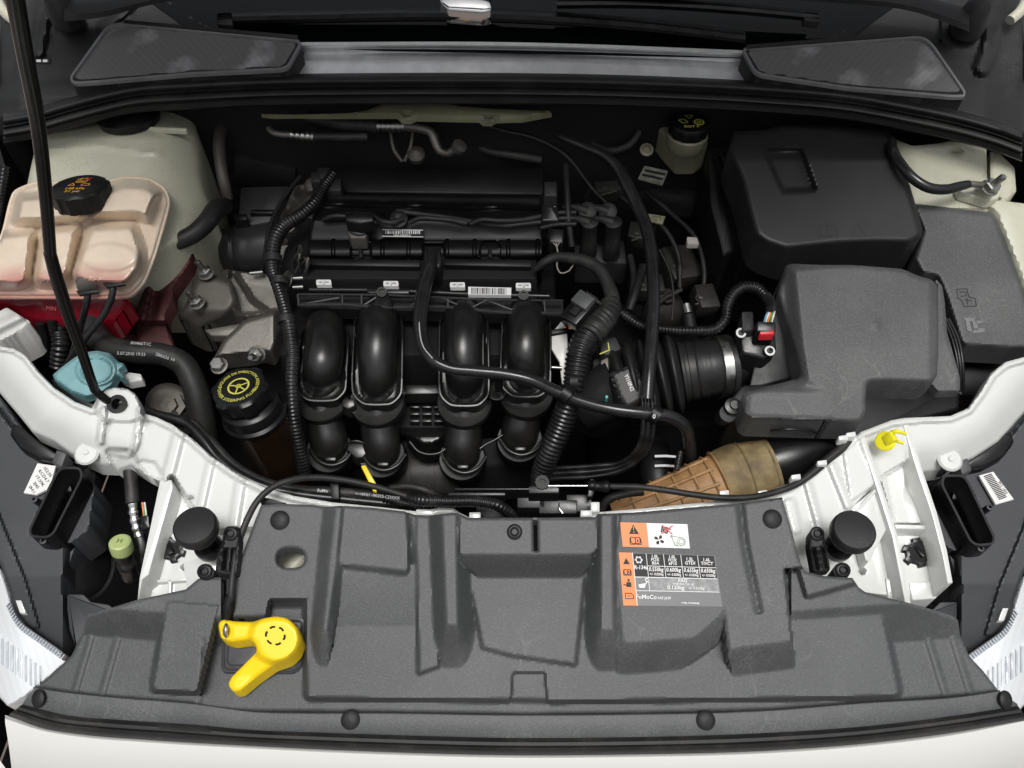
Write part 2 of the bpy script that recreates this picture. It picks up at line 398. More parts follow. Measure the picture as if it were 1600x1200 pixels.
def hcover(X, Y, sd):
    h = np.full(X.shape, 0.0)
    strip = rnd([(479, 945), (500, 800), (1220, 790), (1236, 949), (1375, 945), (1404, 1082), (1398, 1086), (1250, 1089), (856, 1094), (853, 1050), (800, 1050), (797, 1092), (481, 1089)], 5)
    h = np.maximum(h, plat(strip, X, Y, .026, 0, 7))
    h = np.maximum(h, plat([(796, 1040), (858, 1040), (858, 1092), (796, 1091)], X, Y, .016, 0, 7))
    # left upper shelf
    h = np.maximum(h, plat(rnd([(360, 780), (508, 780), (489, 936), (419, 936), (416, 944), (355, 944)], 4), X, Y, .026, 0, 5, 938, 20))
    # pad, recess sloping forward
    rec = .022 + .011 * np.clip((1003 - Y) / 105, 0, 1) ** .7
    h = np.maximum(h, np.where(sdf([(524, 880), (652, 880), (652, 1003), (512, 1003)], X, Y) > -3, rec, 0) * lin(1 + sdf([(524, 880), (652, 880), (652, 1003), (512, 1003)], X, Y) / 4))
    h = np.maximum(h, plat(rnd([(528, 780), (634, 780), (637, 888), (532, 882)], 5), X, Y, .041, .026, 8, 884, 16))
    # ridge at the left of the pads
    Y2 = np.where(Y > 985, 985 + (Y - 985) * .33, Y)
    h = np.maximum(h, plat([(526, 780), (534, 780), (524, 885), (510, 985), (505, 985), (514, 885)], X, Y2, .046, .02, 25) * (sdf([(478, 700), (540, 700), (540, 885), (518, 1008), (506, 1062), (478, 1058), (482, 950)], X, Y) > -1))
    # second ridge with its triangular end
    h = np.maximum(h, plat([(650, 780), (668, 780), (684, 1040), (656, 1050)], X, Y, .036, .022, 7))
    h = np.maximum(h, plat([(640, 780), (720, 780), (730, 900), (660, 960)], X, Y, .034, .022, 12))
    Y3 = np.where(Y > 976, 976 + (Y - 976) * .42, Y)
    m3 = lin(1 + sdf([(668, 700), (742, 700), (742, 980), (760, 1040), (754, 1061), (655, 1061), (650, 1030), (652, 960)], X, Y) / 5)
    h = np.maximum(h, plat([(690, 780), (712, 780), (714, 976), (698, 976)], X, Y3, .062, .02, 34) * m3)
    # centre basin with its low front wall
    h = np.maximum(h, plat([(712, 800), (935, 800), (912, 900), (897, 1036), (800, 1022), (756, 1010)], X, Y, .034, .014, 14))
    # centre box
    bx = rnd([(717, 790), (932, 790), (933, 858), (925, 866), (718, 866)], 4)
    Yb = np.where(Y > 866, 866 + (Y - 866) * .14, Y)
    mb = lin(1 + sdf(rnd([(712, 780), (936, 780), (936, 868), (930, 880), (905, 902), (885, 906), (765, 906), (745, 900), (722, 882), (711, 868)], 6), X, Y) / 3)
    h = np.maximum(h, plat(bx, X, Yb, .064, .03, 6) * mb)
    # right ridge and the raised field that carries the stickers
    mr_ = lin(1 + sdf(rnd([(905, 780), (1160, 780), (1150, 930), (1122, 1006), (1073, 1040), (1030, 1058), (1005, 1062), (901, 1062), (897, 1050), (905, 985)], 3), X, Y) / 4)
    Y4 = np.where(Y > 984, 984 + (Y - 984) * .42, Y)
    h = np.maximum(h, plat([(939, 780), (957, 780), (958, 984), (940, 984)], X, Y4, .064, .02, 32) * mr_)
    fld = rnd([(975, 780), (1155, 780), (1150, 915), (1128, 958), (1085, 996), (976, 1005), (962, 880)], 5)
    Y5 = np.where(Y > 960, 960 + (Y - 960) * .42, Y)
    h = np.maximum(h, (.022 + .036 * lin(1 + np.minimum(sdf(fld, X, Y), 0) / 56)) * mr_ * (X > 962) + 0)
    # right block
    e = .022 + .036 * lin(1 + np.minimum(sdf([(1140, 780), (1270, 780), (1260, 884), (1222, 886), (1236, 1001), (1142, 1013), (1133, 940)], X, Y), 0) / 50)
    me = lin(1 + sdf(rnd([(1152, 780), (1270, 780), (1262, 886), (1224, 888), (1241, 1054), (1237, 1058), (1146, 1061), (1138, 1030), (1127, 940), (1148, 890)], 3), X, Y) / 5)
    h = np.maximum(h, e * me)
    h -= .006 * ss(1 - dline([(1156, 780), (1164, 850), (1186, 955)], X, Y) / 9) * (Y < 960)
    # sloping shoulders both sides
    h = np.maximum(h, .034 * np.clip((1004 - .07 * (X - 1392) - Y) / 60, 0, 1) * (X > 1236))
    h = np.maximum(h, .034 * np.clip((992 + .08 * (X - 130) - Y) / 45, 0, 1) * (X < 345))
    h = np.maximum(h, plat([(1246, 850), (1345, 870), (1336, 909), (1262, 930), (1250, 890)], X, Y, .046, .03, 9) * (X > 1240))
    # left box
    h = np.maximum(h, plat(rnd([(262, 940), (341, 946), (308, 1077), (304, 1080), (243, 1077), (240, 1072)], 4), X, Y, .036, 0, 7))
    for l in ([(142, 997), (118, 1079)], [(184, 999), (160, 1084)], [(1451, 1002), (1477, 1086)], [(1489, 999), (1515, 1081)]): h += rib(l, X, Y, 4, .0022)
    h -= .002 * ss(1 - dline([(318, 1000), (312, 1100)], X, Y) / 3)
    return h
cov = thing('radiator_cover', 'large grey moulded plastic radiator cover across the front of the engine bay', 'cover', Q(800, 1000, 0))
panel = sheet('panel', OC, hcover, M_cover, cov, st=2.6, holes=[HOLE, SLIT], skirt=.012, edge=.003, edge_px=4, ang=55)
def hc1(u, v): return float(hcover(np.array([u], float), np.array([v], float), np.array([99.]))[0])
# printed stickers, each lying on the cover
def hs(u, v): return hcover(np.atleast_1d(u).astype(float), np.atleast_1d(v).astype(float), 99)
def band(name, poly, m, par, off=.0006, nn=14):
    """flat print that follows the field: a fan-safe strip mesh between left and right edges (poly = 4 corners tl,tr,br,bl, or rounded)"""
    tl, tr, br, bl = [np.array(p, float) for p in poly]; V = []; Fs = []
    for i in range(nn + 1):
        a, b = tl + (bl - tl) * i / nn, tr + (br - tr) * i / nn
        for j in range(nn + 1):
            p = a + (b - a) * j / nn; V.append(Q(p[0], p[1], float(hs(p[0], p[1])[0]) + off))
    for i in range(nn):
        for j in range(nn): q = i * (nn + 1) + j; Fs.append([q, q + nn + 1, q + nn + 2, q + 1])
    return mk(name, V, Fs, m, par, 50)
def L1(s, t): # sticker 1 coordinates 0..1
    a = np.array([969, 816.]) * (1 - s) + np.array([1074, 819.]) * s; b = np.array([973, 854.]) * (1 - s) + np.array([1078, 857.]) * s
    return tuple(a * (1 - t) + b * t)
def L2(s, t):
    a = np.array([967, 863.]) * (1 - s) + np.array([1117, 868.]) * s; b = np.array([974, 946.]) * (1 - s) + np.array([1129, 948.]) * s
    return tuple(a * (1 - t) + b * t)
def st_poly(name, L, pts, m, par, off=.0011):
    return mk(name, [Q(*L(*p), float(hs(*L(*p))[0]) + off) for p in pts], [list(range(len(pts)))], m, par, 0)
def st_polys(name, L, plist, m, par, off=.0011):
    V = []; Fs = []
    for pts in plist:
        b = len(V); V += [Q(*L(*p), float(hs(*L(*p))[0]) + off) for p in pts]; Fs.append(list(range(b, len(V))))
    return mk(name, V, Fs, m, par, 0)
def rr(s0, t0, s1, t1): return [(s0, t0), (s1, t0), (s1, t1), (s0, t1)]
def lab_t(s, L, p, size, m, par, bold=.0, sx=1.0, rot=-1.5): u, v = L(*p); return txt('lettering', s, u, v, lambda a, b: hs(a, b) + .0022, size * 1.06, m, par, rot=rot, bold=.022, sx=sx)
s1 = band('warning_sticker', [L1(0, 0), L1(1, 0), L1(1, 1), L1(0, 1)], M_paper, cov)
band('orange_field', [L1(0, 0), L1(.38, 0), L1(.38, 1), L1(0, 1)], M_orange, s1, .0009)
def tri(cx, cy, a, b): return [(cx, cy - b), (cx + a, cy + b), (cx - a, cy + b)]
def seg_poly(pts, w_, asp):
    out = []
    for (x0, y0), (x1, y1) in zip(pts[:-1], pts[1:]):
        dx, dy = (x1 - x0) * asp, y1 - y0; l = math.hypot(dx, dy) + 1e-9; nx, ny = -dy / l * w_ / 2, dx / l * w_ / 2
        out.append([(x0 + nx / asp, y0 + ny), (x1 + nx / asp, y1 + ny), (x1 - nx / asp, y1 - ny), (x0 - nx / asp, y0 - ny)])
    return out
def book(cx, cy, sx, sy, w_, asp):
    o = []
    for k in (-1, 1):
        o += seg_poly([(cx, cy - .7 * sy), (cx + .8 * k * sx, cy - .9 * sy), (cx + .8 * k * sx, cy + .6 * sy), (cx, cy + .8 * sy), (cx, cy - .7 * sy)], w_, asp)
        o += seg_poly([(cx + .95 * k * sx, cy - .6 * sy), (cx + .98 * k * sx, cy + .95 * sy), (cx + .1 * k * sx, cy + sy)], w_, asp)
    o += seg_poly([(cx + .35 * sx, cy - .3 * sy), (cx + .4 * sx, cy + .35 * sy)], w_ * 1.6, asp)
    return o
A1 = 105 / 38
st_polys('warning_symbol', L1, [tri(.19, .27, .075, .2)] + book(.2, .74, .085, .16, .035, A1), M_ink, s1)
st_polys('exclamation_mark', L1, [[(.183, .16), (.197, .16), (.193, .33), (.187, .33)], [(.185, .37), (.196, .37), (.196, .42), (.185, .42)], [(.383, 0), (.392, 0), (.392, 1), (.383, 1)]], M_orange, s1, .0014)
fan = []
for k in range(4):
    a0 = k * math.pi / 2 + .3; fan.append([(.555 + r_ * math.cos(a0 + a) / A1, .68 + r_ * math.sin(a0 + a)) for r_, a in ((.03, 0), (.13, -.25), (.2, -.05), (.22, .3), (.17, .62), (.1, .75))])
st_polys('fan_symbol', L1, fan, M_ink, s1)
hand = [seg_poly([(.60 + .025 * k, .36 + .02 * k), (.625 + .03 * k, .12 + .02 * k), (.66 + .028 * k, .16 + .03 * k)], .06, A1) for k in range(4)]
st_polys('hand_symbol', L1, [p for q in hand for p in q], M_ink, s1)
st_polys('red_cross', L1, seg_poly([(.62, .07), (.76, .43)], .05, A1) + seg_poly([(.78, .08), (.6, .42)], .05, A1), M_red, s1, .0015)
blt = seg_poly([(.74, .5), (.9, .56), (.94, .66), (.93, .84), (.86, .92), (.78, .86), (.74, .5)], .025, A1)
for (cx, cy, r_) in ((.885, .72, .16), (.885, .72, .1), (.8, .84, .07), (.745, .52, .04)): blt += seg_poly([(cx + r_ * math.cos(a) / A1, cy + r_ * math.sin(a)) for a in np.linspace(0, 6.283, 13)], .02, A1)
st_polys('belt_symbol', L1, blt, mat('green_grey_print', (.2, .3, .2), .5), s1)
s2 = band('refrigerant_sticker', [L2(0, 0), L2(1, 0), L2(1, 1), L2(0, 1)], mat('grey_sticker_print', (.13, .13, .135), .42), cov)
band('orange_strip', [L2(0, 0), L2(.14, 0), L2(.14, 1), L2(0, 1)], M_orange, s2, .0009)
A2 = 155 / 84
band('black_field', [L2(.145, .01), L2(.99, .01), L2(.99, .46), L2(.145, .46)], M_ink, s2, .0009)
band('silver_field', [L2(.28, .47), L2(.99, .47), L2(.99, .71), L2(.28, .71)], M_sil, s2, .0009)
gl = []
for s in (.28, .46, .64, .815): gl.append(rr(s, .01, s + .006, .46))
gl += [rr(.28, .235, .99, .247), rr(.145, .45, .99, .465), rr(.145, .71, .99, .722), rr(.277, .46, .284, .71), rr(.138, 0, .145, 1)]
gl += seg_poly([(.20 + .03 * math.cos(a), .13 + .05 * math.sin(a)) for a in np.linspace(0, 6.283, 9)], .018, A2)
for k in range(6): a = k * math.pi / 3; gl += seg_poly([(.20 + .03 * math.cos(a), .13 + .05 * math.sin(a)), (.20 + .04 * math.cos(a), .13 + .072 * math.sin(a))], .03, A2)
gl += [[(.17, .6), (.25, .57), (.235, .66), (.18, .66)]] + seg_poly([(.24, .6), (.265, .54)], .02, A2) + seg_poly([(.265 + .018 * math.cos(a), .51 + .03 * math.sin(a)) for a in np.linspace(0, 6.283, 8)], .02, A2)
st_polys('grid_lines', L2, gl, M_paper, s2, .0013)
st_polys('pictograms', L2, [tri(.07, .16, .035, .06)] + book(.07, .37, .04, .06, .014, A2) + [[(.05, .56), (.1, .56), (.1, .65), (.05, .65)], [(.065, .5), (.085, .5), (.085, .55), (.065, .55)]] + seg_poly([(.02, .6), (.06, .63)], .02, A2)
         + seg_poly([(.03, .87), (.03, .77), (.09, .77), (.11, .81), (.11, .87), (.03, .87)], .015, A2) + seg_poly([(.05, .82), (.09, .82)], .012, A2), M_ink, s2, .0013)
for s, p, z in (('R-134a', (.215, .275), 8.2),): lab_t(s, L2, p, z, M_paper, s2, .01, .86)
for k, (a, b, c) in enumerate((('1.0L', 'FOX', 'B5A'), ('1.0L', 'FOX', '6F15'), ('1.5L', 'GTDI', ''), ('1.6L', 'TiVCT', ''))):
    s = (.37, .55, .73, .905)[k]
    if c: [lab_t(q, L2, (s, .055 + .065 * i), 6.2, M_paper, s2, .02) for i, q in enumerate((a, b, c))]
    else: [lab_t(q, L2, (s, .09 + .075 * i), 6.6, M_paper, s2, .02) for i, q in enumerate((a, b))]
    lab_t(('0.550kg', '0.600kg', '0.655kg', '0.650kg')[k], L2, (s, .305), 8.2, M_paper, s2, .01, .84)
    lab_t('+/- 0.020kg', L2, (s, .395), 5.4, M_paper, s2, .02, .82)
lab_t('PAG', L2, (.63, .51), 7.2, M_paper, s2, .02); lab_t('WSH-M1C231-B', L2, (.63, .575), 4.4, M_paper, s2, .01); lab_t('0.120kg', L2, (.55, .645), 8, M_paper, s2, .01); lab_t('+/- 0.010kg', L2, (.76, .65), 5.2, M_paper, s2, .01)
lab_t('FoMoCo', L2, (.24, .835), 8.6, M_paper, s2, .01); lab_t('SAE J639', L2, (.42, .85), 5.4, M_paper, s2, .02); lab_t('F1EB-19A498-BB', L2, (.68, .94), 3.8, M_paper, s2, .01)
# push clips on the cover
def clip_button(u, v, r, label, h=None, tilt=PN):
    h = hc1(u, v) if h is None else h; s = mpp(u, v, h); R_ = r * s
    o = lathe('push_clip', Q(u, v, h - .001), tilt, [(R_ * .92, 0), (R_, .0015), (R_ * .98, .003), (R_ * .8, .0045), (R_ * .45, .0055), (0, .006)], M_blkd, None, 28)
    return tag(o, label, 'clip', 'round push clips of the front cover')
clip_button(438, 813, 15, 'round grey push clip at the top left corner of the cover')
clip_button(1206, 811, 15, 'round grey push clip at the top right corner of the cover')

ub = thing('radiator_bracket', 'pale metal bracket seen through the oval hole of the cover', 'bracket', Q(454, 880, -.08))
sheet('bracket_face', [(420, 850), (490, 850), (490, 900), (420, 900)], lambda X, Y, sd: -.035 + .012 * np.sin((X + Y) / 14), M_cream, ub, st=5, skirt=.01)
# ---------------------------------------------------------------- front rubber seal with its flat carrier
crs = [(52, 1074), (107, 1082), (185, 1090), (300, 1099), (400, 1112), (474, 1114), (600, 1114), (800, 1117), (975, 1116), (1200, 1110), (1350, 1098), (1512, 1087), (1563, 1079)]
low = [(36, 1100), (107, 1117), (190, 1124), (300, 1131), (400, 1140), (480, 1143), (600, 1147), (800, 1152), (975, 1151), (1200, 1144), (1350, 1134), (1500, 1116), (1590, 1102)]
bot = [(14, 1116), (67, 1136), (130, 1146), (230, 1154), (400, 1164), (480, 1168), (600, 1173), (800, 1178), (975, 1177), (1200, 1171), (1350, 1160), (1500, 1141), (1605, 1124)]
def row(a, h, dv=0, b=None, t=0):
    r = [(p[0] * (1 - t) + (q[0]) * t, p[1] * (1 - t) + q[1] * t + dv, h) for p, q in zip(a, b or a)]; return r
seal = thing('front_bonnet_seal', 'long black rubber bonnet seal with flat grey carrier above the white bumper', 'seal', Q(800, 1150, 0))
loft('carrier', [row(crs, .000, -1), row(crs, .0035, 1), row(crs, .004, 3), row(low, .004, -2), row(low, .0028, 1), row(low, -.01, 2)], M_cover, seal, n=160)
loft('rubber_lip', [row(low, -.004, -2), row(low, .002, 0), row(low, .004, 0, bot, .12), row(low, .001, 0, bot, .3), row(low, .001, 0, bot, .5), row(low, .006, 0, bot, .62), row(low, .008, 0, bot, .8), row(low, .003, 0, bot, .95), row(bot, -.012, 2)], M_rub, seal, n=160)
for (u, v, s, l) in ((548, 1124, 15, 'round black push clip left of the middle on the front seal'), (1102, 1125, 15, 'round black push clip right of the middle on the front seal')): clip_button(u, v, s, l, .004)
clip_button(63, 1091, 14, 'scuffed push clip at the left end of the front seal', .004, Vector((-.5, -.5, 1)))
clip_button(1568, 1093, 14, 'scuffed push clip at the right end of the front seal', .004, Vector((.5, -.5, 1)))
# ---------------------------------------------------------------- bumper
bmp = thing('front_bumper', 'white painted front bumper below the rubber seal', 'bumper', Q(800, 1190, -.1))
b0 = [(8, 1120), (67, 1139), (130, 1149), (230, 1157), (400, 1167), (600, 1176), (800, 1181), (975, 1180), (1200, 1174), (1350, 1163), (1500, 1144), (1608, 1122)]
b3 = [(20, 1215), (80, 1225), (150, 1230), (240, 1235), (400, 1240), (600, 1245), (800, 1248), (975, 1247), (1200, 1244), (1350, 1238), (1500, 1228), (1600, 1200)]
loft('bumper_skin', [row(b0, -.02, -3), row(b0, -.012, -1), row(b0, -.009, 3), row(b0, -.01, 9), row(b0, -.018, 0, b3, .45), row(b3, -.04), row(b3, -.12, 40), row(b3, -.3, 90)], M_body, bmp, n=120)
for sg, u0, u1 in ((-1, -40, 40), (1, 1560, 1640)):
    a = [(u0 if sg < 0 else u1, 1160, -.05), (10 if sg < 0 else 1602, 1150, -.04)]
w1 = thing('left_wing', 'white painted wing edge beyond the left headlight', 'body panel', Q(-30, 1150, -.1))
loft('wing_skin', [[(-60, 1100, -.03), (-20, 1160, -.03), (30, 1230, -.04)], [(-120, 1130, -.03), (-80, 1190, -.03), (-20, 1260, -.05)]], M_body, w1, n=8)
w2 = thing('right_wing', 'white painted wing edge beyond the right headlight', 'body panel', Q(1630, 1150, -.1))
loft('wing_skin', [[(1590, 1230, -.05), (1622, 1160, -.03), (1660, 1100, -.03)], [(1640, 1260, -.05), (1690, 1190, -.03), (1730, 1130, -.03)]], M_body, w2, n=8)

# ---------------------------------------------------------------- white front panel (bolted cross member)
OL = [(-45, 528), (0, 541), (22, 545), (42, 556), (60, 580), (85, 606), (118, 628), (143, 638), (152, 622), (166, 609), (180, 605), (198, 607), (212, 616), (219, 632), (222, 645), (245, 652), (270, 664), (300, 685), (330, 712), (370, 740), (410, 760), (460, 775), (520, 785), (600, 793), (650, 799), (668, 797), (685, 793), (708, 794), (722, 803), (740, 812), (738, 822), (640, 822), (400, 830), (392, 875), (372, 930), (300, 945), (215, 943), (219, 905), (240, 800), (250, 752),
      (235, 745), (222, 738), (205, 727), (185, 735), (176, 728), (150, 727), (110, 708), (85, 690), (50, 675), (30, 650), (0, 615), (-45, 555)]
def star(u, v, a, b, inner=.72, n=6, ph=.2):
    o = []
    for k in range(n):
        for (f, d) in ((1, -.22), (1, .22), (inner, .3), (inner, .75)):
            t = ph + (k + d) * 2 * math.pi / n; o.append((u + a * f * math.cos(t), v + b * f * math.sin(t)))
    return o
H1 = oval(297, 778, 6, 3, 12); H2 = oval(289, 887, 5, 4, 12); H3 = oval(184, 633, 15, 11, 18)
def rim_of(X, Y, line, wid, H): return H * lin(1 - (dline(line, X, Y) - wid * .5) / (wid * .5))
REAR_L = [(-45, 530), (0, 543), (22, 547), (40, 558), (58, 582), (83, 608), (116, 631), (145, 642)]
REAR_L2 = [(222, 648), (245, 655), (270, 667), (300, 688), (330, 715), (370, 743), (410, 763), (460, 778), (520, 788), (600, 796), (650, 802), (685, 797), (708, 797)]
def hleft(X, Y, sd):
    h = np.full(X.shape, -.014)
    # beam falls away towards the headlight
    fr = dline([(-45, 565), (0, 618), (30, 653), (50, 678), (85, 693), (110, 711), (150, 729), (185, 737)], X, Y)
    h -= .03 * lin(1 - fr / 55) ** 1.6
    h += rim_of(X, Y, REAR_L, 7, .005) + rim_of(X, Y, REAR_L2, 8, .006)
    leg = sdf([(268, 748), (300, 800), (340, 835), (395, 830), (392, 960), (222, 960), (234, 880)], X, Y)
    h -= .028 * lin(1 + leg / 7)
    h += rib([(282, 668), (262, 745)], X, Y, 13, .006)
    h += rib([(330, 718), (314, 790)], X, Y, 9, .004) + rib([(376, 752), (365, 820)], X, Y, 11, .004)
    # bracket for the prop rod, with two cheeks and a dished panel
    h += .014 * lin(1 + sdf([(152, 640), (160, 612), (180, 607), (205, 610), (217, 625), (221, 650), (205, 655), (165, 655)], X, Y) / 6)
    h += rib([(162, 640), (156, 690)], X, Y, 6, .01) + rib([(219, 640), (213, 690), (206, 706)], X, Y, 7, .01)
    h += .004 * lin(1 + sdf(rnd([(176, 658), (205, 656), (212, 668), (205, 715), (168, 708), (168, 680)], 6), X, Y) / 3)
    h -= .012 * lin(1 + sdf(rnd([(168, 704), (205, 706), (215, 728), (185, 735)], 4), X, Y) / 6)
    h -= .01 * lin(1 + sdf(rnd([(220, 722), (240, 724), (252, 745), (235, 745)], 3), X, Y) / 5)
    return h
wp = thing('front_crossmember', 'white painted steel front crossmember curving behind the grey radiator cover', 'panel', Q(800, 780, -.03))
sheet('left_beam', OL, hleft, M_white, wp, st=2.6, holes=[H1, H2, H3], skirt=.022, edge=.003, edge_px=3, ang=50)
OR = [(1645, 545), (1600, 558), (1570, 566), (1548, 583), (1530, 613), (1512, 638), (1485, 650), (1440, 652), (1412, 653), (1392, 657), (1345, 675), (1325, 687), (1300, 706), (1265, 736), (1235, 755), (1200, 768), (1140, 780), (1080, 787), (1000, 795), (950, 799), (938, 800), (930, 806), (905, 815), (940, 822), (1226, 822), (1240, 880), (1258, 930), (1300, 945), (1420, 945), (1428, 915), (1486, 910), (1478, 860), (1462, 800), (1446, 760), (1443, 738), (1475, 735), (1520, 716), (1560, 690), (1600, 645), (1645, 590)]
H4 = oval(1347, 893, 5, 5, 12)
def hright(X, Y, sd):
    h = np.full(X.shape, -.014)
    fr = dline([(1443, 740), (1475, 737), (1520, 718), (1560, 692), (1600, 648), (1645, 592)], X, Y)
    h -= .03 * lin(1 - fr / 55) ** 1.6 * (X > 1415)
    h += rim_of(X, Y, [(1645, 548), (1600, 561), (1572, 569), (1551, 586), (1533, 616), (1514, 641), (1486, 653), (1440, 655), (1394, 660), (1347, 678), (1302, 709), (1267, 739), (1237, 758), (1202, 771), (1142, 783), (1082, 790), (1000, 798), (950, 802)], 8, .006)
    leg1 = sdf([(1372, 757), (1392, 812), (1400, 960), (1270, 960), (1270, 895), (1300, 838)], X, Y)
    h -= .024 * lin(1 + leg1 / 6)
    leg2 = sdf([(1384, 745), (1422, 722), (1466, 818), (1488, 960), (1408, 960), (1402, 835)], X, Y)
    h -= .026 * lin(1 + leg2 / 6)
    h -= .012 * lin(1 + sdf([(1399, 822), (1462, 822), (1488, 960), (1408, 960)], X, Y) / 5)
    h += rib([(1300, 728), (1325, 790)], X, Y, 9, .005) + rib([(1262, 757), (1281, 825)], X, Y, 8, .005) + rib([(1345, 684), (1370, 745)], X, Y, 7, .003)
    h += .003 * lin(1 + sdf(rnd([(1226, 782), (1240, 780), (1252, 830), (1240, 835)], 4), X, Y) / 3)
    h += .004 * lin(1 + sdf(rnd([(1318, 705), (1345, 690), (1366, 755), (1330, 782)], 5), X, Y) / 3)
    return h
sheet('right_beam', OR, hright, M_white, wp, st=2.6, holes=[H4], skirt=.022, edge=.003, edge_px=3, ang=50)
for (u, v, hh) in ((137, 708, -.035), (1483, 718, -.035)):
    s = mpp(u, v, hh)
    pg = lathe('grommet', Q(u, v, hh + .006), Vector((0, -.35, 1)), [(19 * s, 0), (19.5 * s, .002), (17 * s, .0042), (15.5 * s, .003), (14 * s, .003), (5 * s, .0036), (3.5 * s, .0055), (0, .0055)], M_white, wp, 30)
def bracket_strip(name, pts, h, dz): prism(name, pts, h, dz, M_white, wp, .0008)
def wall(pts, h, dz): return prism('web', pts, h, dz, M_white, wp, .001)
wall([(1344, 684), (1352, 681), (1376, 752), (1402, 834), (1424, 945), (1415, 946), (1394, 838), (1368, 757)], -.008, .04)
wall([(1409, 657), (1417, 655), (1443, 738), (1464, 800), (1480, 860), (1489, 910), (1481, 912), (1472, 864), (1456, 803), (1435, 742)], -.012, .05)
wall([(1398, 819), (1461, 821), (1462, 827), (1400, 826)], -.034, .02)
wall([(1299, 838), (1371, 759), (1374, 763), (1304, 842)], -.012, .02)
wall([(1330, 794), (1371, 759), (1393, 813), (1357, 878), (1352, 874), (1340, 820)], -.016, .02)
wall([(250, 750), (268, 750), (270, 762), (232, 898), (222, 905), (216, 942), (214, 942), (218, 902)], -.012, .05)
wall([(292, 922), (286, 880), (330, 866), (342, 872), (340, 900)], -.03, .03)
wall([(236, 906), (300, 902), (300, 907), (236, 911)], -.036, .02)
wall([(262, 905), (268, 905), (266, 942), (260, 942)], -.036, .02)
bracket_strip('flange', [(215, 938), (300, 926), (372, 905), (372, 940), (300, 955), (215, 955)], -.05, .02)
prism('cross_web', [(1270, 915), (1420, 932), (1420, 940), (1270, 925)], -.038, .03, M_white, wp, .0008)
prism('leg_box', [(1421, 911), (1484, 907), (1462, 935), (1426, 938)], -.05, .05, M_white, wp, .001)
prism('shim_stack', [(1384, 903), (1405, 903), (1410, 940), (1388, 935)], -.035, .03, M_white, wp, .001)
def rad_pack(u0, u1, v0, v1, h):
    t = thing('radiator_pack', 'ribbed white end plates and radiator edge below the front panel', 'radiator', Q((u0 + u1) / 2, v0, h))
    return t
# upright tabs of the slam panel
for (u, v, sx, sy) in ((664, 800, 28, 9), (742, 806, 18, 12), (930, 792, 14, 16), (916, 802, 18, 10)):
    prism('locating_tab', [(u - sx / 2, v - sy / 2), (u + sx / 2, v - sy / 2), (u + sx / 2, v + sy / 2), (u - sx / 2, v + sy / 2)], -.006, .02, M_white, wp, .001)

# ---------------------------------------------------------------- latch recess, release handle, cable
lb = thing('bonnet_latch', 'dark bonnet latch base with rounded rim under the yellow handle', 'latch', Q(410, 1005, 0))
prism('latch_base', rnd([(346, 963), (476, 965), (470, 1042), (458, 1051), (345, 1050)], 8), .006, .012, mat('grey_latch_plate', (.06, .06, .068), .42, mot=.2, bump=.2, dust=.3), lb, .001)
ring_prism('rim', rnd([(349, 966), (474, 968), (469, 1040), (458, 1049), (346, 1047)], 9), 4, .0075, .006, M_blk, lb)
ring_prism('inner_rim', rnd([(357, 972), (466, 974), (462, 1034), (452, 1042), (353, 1040)], 9), 2.2, .0075, .006, M_blk, lb)
prism('latch_slot', [(372, 1035), (385, 1035), (384, 1045), (371, 1045)], .0052, .002, M_dark, lb, 0)
prism('latch_slot', [(432, 1034), (447, 1034), (446, 1044), (431, 1044)], .0052, .002, M_dark, lb, 0)
prism('cable_bracket', [(344, 955), (386, 955), (386, 961), (380, 961), (380, 967), (372, 967), (372, 961), (350, 961), (350, 975), (343, 975)], .022, .02, M_satin, lb, .0006)
hd = thing('bonnet_release_lever', 'bright yellow plastic bonnet release lever lying on the latch', 'handle', Q(410, 1000, .01))
HO = rnd([(341, 978), (344, 970), (352, 968), (366, 971), (395, 972), (412, 966), (432, 963), (450, 966), (466, 980), (472, 1000), (466, 1018), (452, 1032), (428, 1040), (400, 1060), (376, 1080), (364, 1081), (356, 1070), (362, 1058), (382, 1038), (402, 1018), (398, 1004), (388, 1000), (362, 1004), (345, 998)], 5, 3)
def hh_(X, Y, sd):
    return .033 + .003 * lin(sd / 7) + .009 * lin((44 - np.hypot(X - 430, Y - 996)) / 10) - .008 * lin(sdf([(330, 1020), (405, 1012), (440, 1045), (440, 1100), (330, 1100)], X, Y) / 40)
sheet('lever', HO, hh_, M_yel, hd, st=1.8, holes=[oval(354, 987, 4.5, 9, 14)], skirt=.018, edge=.002, edge_px=2)
V = []; 
for k in range(6):
    a = k * math.pi / 3 + .2
    P = [(430 + r_ * math.cos(a + d), 993 + r_ * .95 * math.sin(a + d)) for r_, d in ((13, -.3), (16, -.3), (16.5, 0), (16, .3), (13, .3), (13.5, 0))]
    P = [P[0], P[1], P[2], P[3], P[4], P[5]]
    flat('slot', [P], .0462, M_dark, hd)
tube('cable_end', [(354, 998, .03), (353, 984, .036), (355, 970, .03)], 3.5, M_steel, hd)
cb = thing('release_cable', 'thin black bonnet release cable looping over the crossmember to the yellow handle', 'cable', Q(400, 800, .02))
tube('cable_sheath', [(359, 955, .03), (361, 930, .036), (365, 890, .036), (374, 845, .03), (388, 808, .026), (402, 783, .024), (425, 762, .02), (455, 750, .012), (490, 746, .0), (530, 749, -.01), (580, 759, -.02), (640, 777, -.03)], 5.2, M_hosed, cb)
tube('end_ferrule', [(355, 966, .026), (357, 950, .03), (360, 930, .035)], [7.5, 9.5, 7], M_blk, cb, n=12)
prism('cable_tie', [(404, 776), (420, 778), (448, 786), (430, 788), (408, 788)], .012, .008, M_blk, cb, .0006)

